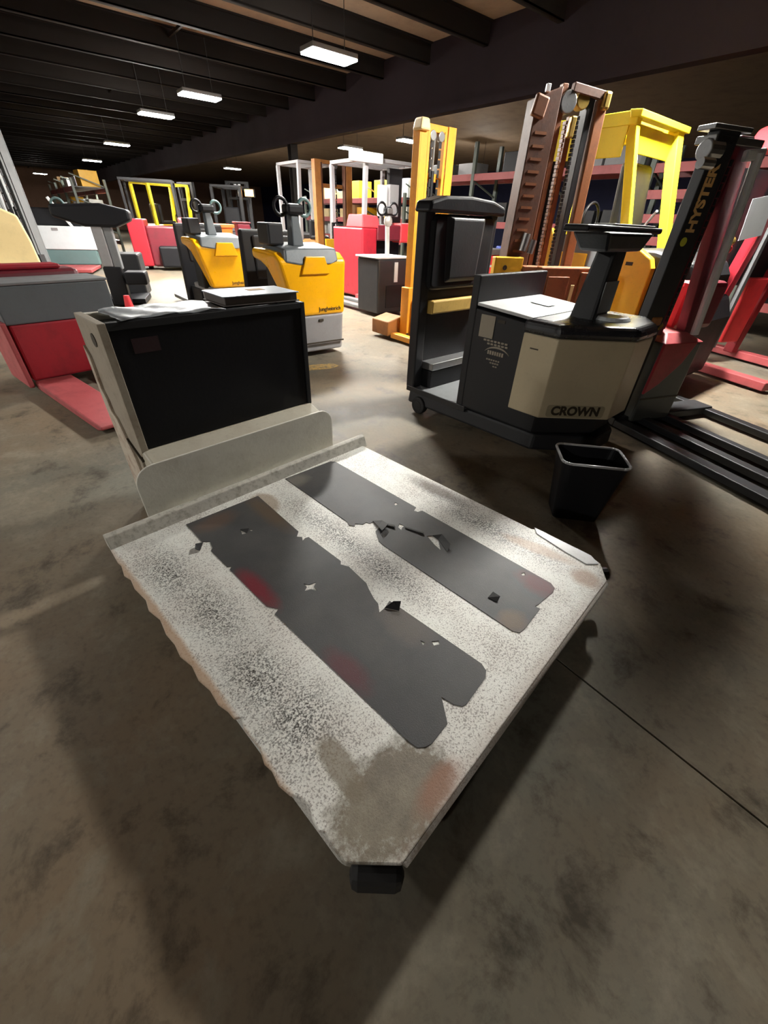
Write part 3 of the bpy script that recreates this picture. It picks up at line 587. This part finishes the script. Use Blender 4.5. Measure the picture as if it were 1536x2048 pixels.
MB().box((.14,-.02,2.12),(.05,.05,.14)).build('hose_clamp','gold',a_,.01); MB().cyl((.13,.08,.3),(.10,.08,1.9),.04,n=12).build('lift_cylinder','dark_steel',a_)
MB().bar((.08,-.01,2.36),(.40,.0,2.33),.05,.06).build('top_crossbar','rust',a_,.006)
MB().b(-.40,-.10,-.10,-.02,.6,1.17).build('carriage_plate','amber',a_,.01); MB().cyl((-.29,-.105,1.08),(-.29,-.10,1.08),.022,n=12).build('lug_hole','ink',a_)
MB().b(-.10,.13,-.12,-.03,.5,1.10).build('carriage_plate','rust_orange',a_,.01)
MB().prism([(.05,.3),(.72,.3),(.72,1.05),(.66,1.10),(.05,1.10)],'y',-.20,-.05).build('carriage_frame','rust_orange',a_,.012)
MB().b(.14,.38,-.215,-.20,.3,1.02).build('frame_rib','rust_orange',a_,.006); MB().b(.50,.66,-.23,-.20,.3,1.06).build('frame_rib','rust_orange',a_,.006); MB().b(.42,.46,-.21,-.20,.35,.95).build('hose_bundle','custard',a_,.006)
MB().b(-.3,.62,.14,.5,.05,.7).build('chassis','rust',a_,.02); wheel(a_,(-.2,.3,.1),.1,.1,'x'); wheel(a_,(.5,.3,.1),.1,.1,'x')
MB().cyl((-.12,-.06,1.22),(-.10,-.06,1.36),.035,n=10).build('valve_block','steel',a_); MB().cyl((-.04,-.07,1.20),(-.02,-.07,1.31),.03,n=10).build('valve_block','steel',a_)
# ------------------------------------------------------------------ yellow sit-down forklift
f_ = thing('yellow_forklift','bright yellow sit-down forklift with tall overhead guard behind the rusty mast','forklift',(2.12,5.17),-50.36)
MB().hull([(.27,-.02,1.26),(.36,-.02,1.26),(.36,.05,1.26),(.27,.05,1.26)],[(-.02,-.02,2.26),(.07,-.02,2.26),(.07,.05,2.26),(-.02,.05,2.26)]).build('guard_post','yellow',f_,.006)
MB().hull([(.28,.86,1.26),(.37,.86,1.26),(.37,.99,1.26),(.28,.99,1.26)],[(-.02,.86,2.26),(.09,.86,2.26),(.09,1.0,2.26),(-.02,1.0,2.26)]).build('guard_post','yellow',f_,.006)
for y in (.0,.93): MB().bar((-.95,y,.5),(-.85,y,2.26),.07).build('guard_post','yellow',f_,.006)
MB().b(-.9,.09,-.04,.05,2.20,2.30).build('roof_side','yellow',f_,.006); MB().b(-.9,.09,.92,1.02,2.20,2.30).build('roof_side','yellow',f_,.006); MB().hull([(.02,-.05,2.25),(.12,-.05,2.25),(.12,1.05,2.25),(.02,1.05,2.25)],[(.0,-.05,2.31),(.12,-.05,2.30),(.12,1.05,2.30),(.0,1.05,2.31)]).build('roof_rear','yellow',f_,.006)
MB().b(-.9,.02,-.035,-.02,1.98,2.21).build('side_valance','yellow',f_,.006); MB().b(.045,.06,.05,.88,2.02,2.22).build('rear_valance','yellow',f_,.006)
for k in range(6): MB().b(-.88+.15*k,-.84+.15*k,.0,1.0,2.27,2.30).build('roof_bar','amber',f_)
MB().prism([(.20,.25),(.66,.25),(.66,1.12),(.62,1.20),(.45,1.29),(.20,1.31)],'y',-.03,.07).build('side_panel','amber',f_,.012); MB().b(.40,.47,-.035,-.03,1.13,1.16).build('panel_label','ink',f_)
MB().prism([(.25,.25),(1.05,.25),(1.10,.6),(1.06,1.08),(.98,1.20),(.60,1.27),(.25,1.27)],'y',.07,1.0).build('engine_hood','charcoal',f_,.05,seg=3)
MB().prism([(.75,.1),(1.2,.1),(1.22,.7),(1.12,.9),(.75,.9)],'y',.0,1.05).build('counterweight','black',f_,.05,seg=3)
MB().prism([(-.55,.25),(-.05,.25),(-.05,1.2),(-.42,1.2),(-.55,1.42)],'y',-.02,.06).build('cowl_panel','amber',f_,.01); MB().b(-.40,-.04,-.03,.9,1.38,1.44).build('dash_top','yellow',f_,.01); MB().b(-.42,-.02,.0,.9,.25,1.36).build('dash','grey',f_,.02)
MB().b(-.95,.3,.0,1.0,.12,.30).build('frame','amber',f_,.02)
MB().hull([(-.04,.25,1.28),(.10,.25,1.28),(.10,.8,1.28),(-.04,.8,1.28)],[(-.12,.28,1.98),(.0,.28,1.98),(.0,.77,1.98),(-.12,.77,1.98)]).build('seat_back','black',f_,.04,seg=3)
MB().b(-.2,.2,.25,.8,1.18,1.30).build('seat','black',f_,.04)
MB().bar((.28,.10,1.28),(.10,.10,2.0),.035,.035).build('grab_rail','pale_grey',f_,.008); MB().torus((-.38,.45,1.5),.16,.015,'x',20,6).build('steering_wheel','black',f_,smooth=True)
for x in (-.7,.85): wheel(f_,(x,.02,.22),.22,.16,'y'); wheel(f_,(x,1.0,.22),.22,.16,'y')
MB().tube([(.36,-.02,1.42),(.42,-.1,1.38),(.52,-.2,1.43),(.66,-.34,1.56)],.012,6).build('spare_hose','pale_grey',f_)
# ------------------------------------------------------------------ dark stacker with lettered mast at the right
s_ = thing('lettered_stacker','dark stacker at the right with gold vertical lettering on its mast','stacker',(2.45,3.25),-70)
MB().hull([(-.34,-.50,.10),(-.26,-.50,.10),(-.26,-.32,.10),(-.34,-.32,.10)],[(-.34,-.47,1.92),(-.26,-.47,1.92),(-.26,-.29,1.92),(-.34,-.29,1.92)]).build('outer_upright','charcoal',s_,.006)
MB().hull([(-.40,.20,.03),(-.32,.20,.03),(-.32,.32,.03),(-.40,.32,.03)],[(-.40,-.20,1.92),(-.32,-.20,1.92),(-.32,-.08,1.92),(-.40,-.08,1.92)]).build('outer_upright','dark_red',s_,.006)
MB().bar((-.31,-.26,.75),(-.31,-.24,1.86),.05,.05).build('inner_upright','dark_red',s_,.004); MB().b(-.39,-.35,-.28,-.14,.78,1.8).build('mast_shield','dark_red',s_,.004)
MB().cyl((-.27,.10,.75),(-.27,-.05,1.84),.03,n=12).build('lift_cylinder','pale_grey',s_); MB().bar((-.28,-.16,1.82),(-.28,-.0,1.84),.04,.06).build('cylinder_bracket','pale_grey',s_,.01)
MB().b(-.40,-.26,-.48,-.06,1.86,1.90).build('top_crossbar','steel',s_,.005); MB().b(-.38,-.26,-.52,-.20,1.92,1.945).build('top_plate','steel',s_,.004)
MB().cyl((-.30,-.50,1.83),(-.30,-.38,1.83),.055,n=16).build('chain_sheave','steel',s_,.008); MB().cyl((-.24,-.56,1.76),(-.24,-.46,1.76),.03,n=12).build('guide_roller','steel',s_)
text('HYSTER',.100,'mast_lettering','gold_ink',s_,(-.2585,-.396,1.585),(R(90),R(-90),R(90)),.002,bold=.004)
MB().cyl((-.2595,-.42,1.36),(-.2550,-.42,1.36),.026,n=16).build('lime_dot','lime',s_)
chain(s_,(-.29,-.25,.85),(-.29,-.25,1.8),'dark_steel',.03,24)
# body: red wedge over a grey lower cover
MB().hull([(-.85,-.27,.05),(-.22,-.27,.05),(-.22,.17,.05),(-.85,.17,.05)],[(-.85,-.25,.70),(-.22,-.25,.70),(-.22,.17,.70),(-.85,.17,.70)]).build('lower_cover','olive_grey',s_,.02)
MB().prism([(-.265,.30),(-.14,.38),(.02,.54),(.10,.705),(-.25,.705)],'x',-.23,-.205).build('front_wedge','red',s_,.006)
MB().hull([(-.86,-.25,.70),(-.205,-.25,.70),(-.205,.17,.70),(-.86,.17,.70)],[(-.82,-.16,.77),(-.30,-.16,.76),(-.30,.06,.76),(-.82,.06,.77)]).build('hood','pink_red',s_,.01)
MB().b(-.223,-.215,-.26,.16,.25,.262).build('cover_seam','ink',s_)
MB().b(-.60,-.46,.06,.26,.74,1.10).build('motor_cover','bright_red',s_,.04)
MB().b(-.64,-.47,.26,.55,.74,1.10).build('motor_cover','dark_red',s_,.04)
MB().b(-.462,-.452,.10,.22,.84,.98).build('vent_panel','pink_red',s_,.004)
MB().cyl((-.33,-.36,.88),(-.30,-.30,.80),.05,n=12).build('pump_motor','gold',s_); MB().box((-.28,-.38,.86),(.06,.1,.06)).build('valve_block','brown',s_,.01)
for y0, y1 in ((-.42,-.31),(-.14,-.05),(.14,.22),(.66,.76)): MB().b(-.25 if y0 < .5 else -.6,1.25,y0,y1,.02,.075).build('fork_leg','charcoal' if y0 < .5 else 'dark_steel',s_,.008)
MB().b(-.45,-.25,-.42,.76,.02,.09).build('base_beam','charcoal',s_,.01)
wheel(s_,(1.15,-.365,.04),.04,.07); wheel(s_,(1.15,.71,.04),.04,.07); wheel(s_,(-.6,.0,.09),.09,.09,name='drive_wheel')
# ------------------------------------------------------------------ red stacker at the far right edge
v_ = thing('red_stacker','bright red stacker at the right edge behind the lettered mast, white sheet on its guard','stacker',(4.3,5.7),-70)
MB().bar((-.1,-.30,.1),(-.1,.02,2.1),.13,.10).build('outer_upright','red',v_,.008); MB().bar((-.1,.48,.1),(-.1,.62,2.1),.13,.10).build('outer_upright','red',v_,.008)
MB().b(-.16,-.04,-.1,.75,2.06,2.16).build('top_crossbar','dark_red',v_,.01); MB().b(-.25,-.2,-.75,.75,.9,2.0).build('mesh_guard','charcoal',v_,.005)
mb = MB(); mb.prism([(-.35,2.16),(.55,2.16),(.55,2.42),(.30,2.46),(-.02,2.44),(-.24,2.36)],'x',-.5,.0); mb.build('roof_cowl','bright_red',v_,.04,seg=3)
MB().box((-.03,-.30,1.58),(.004,.34,.38),Matrix.Rotation(R(10),3,'X')).build('notice_sheet','paper',v_,.001); MB().box((-.03,.36,1.55),(.004,.3,.4),Matrix.Rotation(R(10),3,'X')).build('notice_sheet','warm_grey',v_,.001)
MB().b(-.06,.0,-.05,.0,.2,1.6).build('hose_guide','grey',v_)
MB().b(-.12,-.02,.1,.42,.25,1.0).build('lower_panel','bright_red',v_,.02)
for y in (-.55,.62): MB().b(-.9,1.1,y-.07,y+.07,.03,.12).build('outrigger','pink_red',v_,.01); wheel(v_,(.95,y,.05),.05,.08)
MB().cyl((-.05,-.62,1.34),(-.05,-.5,1.36),.045,n=14).build('filler_cap','gold',v_); MB().ball((-.1,-.45,1.28),.05).build('beacon','bright_red',v_,smooth=True)
# ------------------------------------------------------------------ red pallet truck at the left
p_ = thing('red_pallet_truck','red pallet truck with black battery at the left edge beside the white battery case','truck',(-3.30,3.66),-38)
MB().b(-.45,.0,.0,.86,.09,.57).build('battery_compartment','red',p_,.02); MB().b(-.43,.01,-.02,.88,.57,.865).build('battery','blue_grey',p_,.012); MB().b(-.44,.02,-.03,.89,.865,.885).build('battery_lid','grey',p_,.006)
MB().b(-.75,-.47,.02,.84,.09,.93).build('power_head','dark_red',p_,.05,seg=3); MB().b(-.72,-.5,.1,.7,.93,.97).build('hood_pad','red',p_,.03)
for y in (.0,.56): MB().prism([(-.0,.02),(1.35,.02),(1.45,.05),(1.45,.075),(.0,.095)],'y',y,y+.30).build('fork','pink_red',p_,.01)
MB().b(-.5,.05,-.06,-.02,.05,.6).build('side_rail','pink_red',p_,.01); wheel(p_,(-.6,.43,.1),.1,.1,name='drive_wheel'); wheel(p_,(1.25,.15,.035),.035,.1); wheel(p_,(1.25,.71,.035),.035,.1)
# ------------------------------------------------------------------ trucks farther back on the left
c_ = thing('cream_truck','cream-sided walkie truck at the left edge behind the red pallet truck','truck',(-6.8,8.95),39.64)
MB().prism([(-.85,.10),(.0,.10),(-.04,.9),(-.10,1.28),(-.30,1.38),(-.85,1.38)],'y',.0,.6).build('side_panel','custard',c_,.03); MB().b(-.9,.05,-.05,.65,.05,.16).build('base_skirt','dark_red',c_,.02)
MB().b(-.6,-.2,-.012,.0,.36,.39).build('panel_groove','ink',c_); MB().b(.05,.7,.1,.55,.05,.14).build('fork','dark_red',c_,.01); tiller(c_,-.45,.3,1.36,1.7,'dark_steel'); wheel(c_,(-.4,.3,.09),.09,.1,'x')
MB().hull([(.05,.1,.14),(.45,.1,.14),(.45,.5,.14),(.05,.5,.14)],[(.1,.1,.30),(.3,.1,.26),(.3,.5,.26),(.1,.5,.30)]).build('toe_cover','red',c_,.02)
w_ = thing('white_truck','white-fronted pallet truck with black top at the far left','truck',(-9.95,12.95),22)
MB().b(-.1,1.55,.0,.8,.48,1.02).build('front_panel','paper',w_,.02); MB().b(-.05,1.5,.02,.78,.12,.48).build('lower_skirt','teal',w_,.02); MB().b(-.15,1.3,.2,.75,1.02,1.42).build('battery_top','black',w_,.04); MB().b(.6,.75,-.01,.0,.92,.98).build('badge','warm_grey',w_,.003)
MB().bar((1.1,.1,1.0),(.75,.05,1.65),.07).build('tiller_arm','pale_grey',w_,.01); MB().b(.4,1.5,-1.4,.0,.05,.12).build('fork','pink_red',w_,.01); wheel(w_,(.1,.3,.12),.12,.1,'x'); wheel(w_,(1.4,.3,.12),.12,.1,'x')
k_ = thing('grey_column_truck','rider truck with a grey steering column and wide black head, left of the orange trucks','truck',(-4.9,8.05),20)
MB().b(-.14,.14,-.10,.10,.02,.62).build('column_foot','black',k_,.02); MB().b(-.13,.03,-.09,.09,.62,1.22).build('column','warm_grey',k_,.015); MB().b(.03,.16,-.07,.09,.58,1.22).build('column_cover','grey',k_,.015)
MB().prism([(-.62,1.30),(-.2,1.18),(.25,1.18),(.50,1.28),(.50,1.42),(.1,1.50),(-.62,1.46)],'y',-.12,.14).build('control_head','black',k_,.04); MB().torus((-.5,.0,1.45),.09,.018,'y',16,6).build('grip_loop','teal',k_,smooth=True)
MB().b(-.35,.35,.10,.9,.02,.10).build('platform','black',k_,.01); MB().b(-.3,.3,.9,1.5,.05,.75).build('power_unit','charcoal',k_,.03); MB().b(.16,.5,-.15,.2,.35,.55).build('pedal_box','black',k_,.03); wheel(k_,(0,1.2,.09),.09,.1,'x')
m_ = thing('maroon_truck','dark maroon truck behind the grey steering column on the left','truck',(-7.6,13.75),20)
MB().b(.0,.45,.0,.9,.1,1.25).build('side_tower','red',m_,.03); MB().b(.45,1.5,.05,.9,.1,1.1).build('body','dark_red',m_,.05); MB().b(1.35,1.72,-.05,.5,.65,1.32).build('side_cowl','pink_red',m_,.06); MB().b(.7,2.1,-.2,.8,.08,.62).build('lower_skirt','black',m_,.05); MB().b(1.75,2.0,.0,.4,.3,1.1).build('side_stripe','card',m_,.03)
guard(m_,.1,1.4,.1,.85,1.1,2.1,'charcoal',.05,4); wheel(m_,(.3,.4,.15),.15,.12,'x'); wheel(m_,(1.3,.4,.15),.15,.12,'x')
def sit_truck(name, label, loc, az, body, gcol, mcol, mh=2.3, gh=2.15, mastx=True):
    t_ = thing(name, label, 'forklift', loc, az)
    MB().prism([(-.9,.25),(.9,.25),(.95,.9),(.5,1.1),(-.2,1.1),(-.3,.6),(-.6,.6),(-.9,1.0)],'x',-.5,.5).build('body',body,t_,.05) ; MB().b(-.48,.48,.75,1.15,.2,1.0).build('counterweight','charcoal',t_,.08)
    MB().b(-.25,.25,.3,.42,1.1,1.65).build('seat_back','black',t_,.04); MB().b(-.25,.25,-.15,.35,1.1,1.2).build('seat','black',t_,.04); MB().torus((0,-.45,1.25),.17,.014,'y',16,6).build('steering_wheel','black',t_)
    guard(t_,-.45,.45,-.7,.75,1.0,gh,gcol,.12,5,.09)
    for x in (-.5,.5):
        wheel(t_,(x,-.65,.25),.25,.16,'x'); wheel(t_,(x,.7,.22),.22,.16,'x')
    if mastx:
        mast(t_,-.4,.4,-1.05,.06,mh,mcol,up=.1); fork(t_,-.22,-1.1,-2.1,'dark_steel'); fork(t_,.22,-1.1,-2.1,'dark_steel')
    return t_
sit_truck('yellow_guard_forklift','far forklift with yellow overhead guard posts, at the left beyond the maroon truck',(-7.9,17.0),150,'amber','yellow','charcoal')
sit_truck('pale_forklift','pale grey forklift with tall mast far back at the left edge',(-13.2,15.4),170,'grey','pale_grey','pale_grey',2.9,2.3)
sit_truck('grey_forklift','grey forklift far back between the two orange pallet trucks',(-5.6,17.2),185,'grey','charcoal','charcoal',2.4)
g2 = thing('tall_grey_stacker','tall grey stacker mast standing at the far left under the lamp row','stacker',(-8.35,10.75),60)
mast(g2,-.35,.35,.0,.05,2.75,'grey',up=.16,dep=.2); MB().b(-.35,.35,.2,1.0,.06,.9).build('power_head','grey',g2,.04); fork(g2,-.18,-.02,-1.0,'dark_steel'); fork(g2,.18,-.02,-1.0,'dark_steel'); wheel(g2,(0,.5,.09),.09,.1,'x')
# orange crate on a grey trolley, maroon chair-like bin beside it
t_ = thing('flat_trolley','grey steel trolley carrying an orange crate between the orange pallet trucks','trolley',(-3.75,10.05),30)
MB().b(-.45,.75,-.3,.3,.82,.88).build('top_tray','grey',t_,.01); MB().b(-.45,.75,-.3,.3,.25,.29).build('lower_tray','grey',t_,.01)
for x in (-.42,.72):
    for y in (-.27,.27): MB().b(x-.02,x+.02,y-.02,y+.02,.08,.82).build('leg','dark_steel',t_); wheel(t_,(x,y,.04),.04,.03,'x')
t_ = thing('orange_crate','orange plastic crate standing on the grey trolley','crate',(-3.74,10.04,.882),30)
MB().hull([(-.28,-.2,0),(.28,-.2,0),(.28,.2,0),(-.28,.2,0)],[(-.33,-.24,.34),(.33,-.24,.34),(.33,.24,.34),(-.33,.24,.34)]).build('tub','box_orange',t_,.02); MB().b(-.36,.36,-.27,-.22,.32,.38).b(-.36,.36,.22,.27,.32,.38).b(-.36,-.31,-.22,.22,.32,.38).b(.31,.36,-.22,.22,.32,.38).build('rim','box_orange',t_,.01)
t_ = thing('maroon_bin','dark maroon bin standing on the grey trolley right of the orange crate','bin',(-3.21,10.29,.882),30)
MB().hull([(-.13,-.15,0),(.16,-.15,0),(.16,.15,0),(-.13,.15,0)],[(-.16,-.18,.40),(.10,-.18,.40),(.10,.18,.40),(-.16,.18,.40)]).build('tub','maroon',t_,.02); MB().b(-.18,.12,-.2,.2,.40,.43).build('lid','dark_red',t_,.008)
t_ = thing('red_cone','small red cone on the floor behind the white battery case','cone',(-3.62,6.05),0)
MB().b(-.15,.15,-.15,.15,.0,.03).build('base','maroon',t_,.01); MB().cyl((0,0,.03),(0,0,.48),.10,.035,18).build('cone_body','bright_red',t_)
t_ = thing('warm_work_lamp','small warm orange work lamp on a stand, far back above the orange crate','lamp',(-4.9,16.9),0)
MB().cyl((0,0,.03),(0,0,1.95),.02,n=8).build('stand','dark_steel',t_); MB().cyl((0,0,0),(0,0,.03),.25,n=16).build('base','dark_steel',t_); MB().b(-.16,.16,-.06,.08,1.93,2.15).build('lamp_housing','dark_steel',t_,.01); MB().b(-.14,.14,-.075,-.062,1.95,2.13).build('lens','warm_lamp',t_)
# ------------------------------------------------------------------ storage racks
def rack(label, a0, bays, bw, b, dep, levels, h, name='pallet_rack'):
    t_ = thing(name,label,'rack',bl(a0,b),AZ)              # local x along the row, local y towards the viewer
    for k in range(bays+1):
        for y in (0,dep): MB().b(k*bw-.045,k*bw+.045,y-.035,y+.035,0,h).build('upright','rack_green',t_,.004)
        for q in range(4): MB().bar((k*bw,.0,.2+q*.6),(k*bw,dep,.5+q*.6),.03).build('upright_brace','rack_green',t_)
    for lv in levels:
        for k in range(bays):
            for y in (0,dep): MB().b(k*bw+.045,(k+1)*bw-.045,y-.025,y+.025,lv-.13,lv).build('beam','rack_red',t_,.004)
            MB().b(k*bw+.06,(k+1)*bw-.06,.03,dep-.03,lv-.02,lv).build('deck_board','dark_steel',t_)
    return t_
rack('long pallet rack with red beams beyond the drop wall, behind the rusty mast',4.6,3,2.0,10.4,.9,(.9,1.5,2.42),3.0)
rack('pallet rack with many red beams behind the yellow forklift at the right',.3,2,2.0,10.2,.9,(.55,.95,1.35,1.68,2.02,2.38),2.7)
rack('low goods rack seen between the brown mast uprights',11.0,3,1.9,10.2,.8,(.5,1.0,1.5,2.0),2.1,'goods_rack')
rack('far goods rack along the left behind the yellow guard posts',18.5,3,2.2,3.2,.9,(.6,1.3,2.0),2.2,'goods_rack')
rng = random.Random(11); protos = {}
def carton(a, b, z, sx, sy, sz, mat, label, cat='box', grp=None, name='carton'):
    t_ = thing(name,label,cat,bl(a,b,z+.002),AZ+rng.uniform(-8,8),grp)
    MB().b(-sx/2,sx/2,-sy/2,sy/2,0,sz).build('box_body',mat,t_,.006); MB().b(-sx/2,sx/2,-.025,.025,sz,sz+.003).build('tape_strip','custard',t_); return t_
cols = ['card','paper','amber','pale_grey','custard','warm_grey','card','white','band_yellow']
words = {'card':'brown cardboard','paper':'white','amber':'amber','pale_grey':'pale grey','custard':'cream','warm_grey':'warm grey','white':'off-white','band_yellow':'mustard','blue_grey':'slate grey','olive_grey':'olive grey','charcoal':'charcoal','blue':'blue'}
def fill(a0, n, bw, b, z, shelf, dep=.8, smin=.35, smax=.62, hmax=.36, pal=cols):
    a = a0+.1; got = []
    while a < a0+n*bw-.5:
        s = rng.uniform(smin,smax); h = rng.uniform(.2,hmax); m_ = rng.choice(pal)
        if abs(((a+s/2-a0) % bw)-bw/2) < bw/2-s/2-.07:
            got.append((carton(a+s/2,b-dep/2,z,s,rng.uniform(.4,.6),h,m_,'box',grp='boxes on the %s' % shelf), m_))
        a += s+rng.uniform(.06,.3)
    for k, (o_, m_) in enumerate(reversed(got)): o_['label'] = '%s box, %s from the left on the %s' % (words[m_], ('first','second','third','fourth','fifth','sixth','seventh','eighth','ninth','tenth','eleventh','twelfth','thirteenth','fourteenth','fifteenth')[k], shelf)
fill(11.0,3,1.9,10.2,1.5,'third shelf of the low goods rack'); fill(11.0,3,1.9,10.2,2.0,'top shelf of the low goods rack',hmax=.45); fill(11.0,3,1.9,10.2,1.0,'second shelf of the low goods rack')
fill(18.5,3,2.2,3.2,2.0,'top shelf of the far goods rack',hmax=.5); fill(18.5,3,2.2,3.2,1.3,'middle shelf of the far goods rack',hmax=.5); fill(18.5,3,2.2,3.2,.6,'lower shelf of the far goods rack',hmax=.5)
fill(4.6,3,2.0,10.4,2.42,'top of the long pallet rack',hmax=.45,smin=.3,smax=.8,pal=['blue_grey','olive_grey','warm_grey','charcoal'])
fill(.3,2,2.0,10.2,1.35,'third level of the right rack',hmax=.24,pal=['pale_grey','warm_grey','charcoal','blue_grey']); fill(.3,2,2.0,10.2,1.68,'fourth level of the right rack',hmax=.2,pal=['pale_grey','warm_grey','charcoal','card'])
fill(4.6,3,2.0,10.4,1.5,'middle of the long pallet rack',hmax=.4,pal=['charcoal','blue','warm_grey','charcoal'])
# red machine behind the rider truck's backrest and a pale sheet metal cabinet
t_ = thing('red_battery_charger','small bright red machine between the black backrest and the rusty mast','machine',(1.55,7.9),20)
MB().b(-.15,.35,.0,.5,.1,1.02).build('cabinet','bright_red',t_,.03); MB().b(-.18,.38,-.02,.52,1.02,1.10).build('lid','steel',t_,.01); MB().b(-.1,.3,-.008,.0,.85,.88).build('front_strip','paper',t_); MB().b(-.2,.4,.0,.5,.0,.1).build('plinth','black',t_,.01)
t_ = thing('blue_drum','blue drum with a yellow label behind the red machine','drum',(2.6,11.0),0)
MB().cyl((0,0,0),(0,0,1.05),.29,n=24).build('drum_body','blue',t_,.02); MB().torus((0,0,.35),.292,.012).build('rib','blue',t_); MB().torus((0,0,.7),.292,.012).build('rib','blue',t_); MB().b(-.08,.08,-.302,-.285,.75,.9).build('label_patch','yellow',t_)
# yellow paint patch on the floor
t_ = thing('floor_marking','worn yellow paint patch on the concrete by the orange truck','marking',(-.83,4.78),30)
MB().prism([(-.22,-.06),(.1,-.1),(.25,-.03),(.2,.08),(-.05,.12),(-.25,.07)],'z',.0,.002).build('paint_patch','floor_yellow',t_)
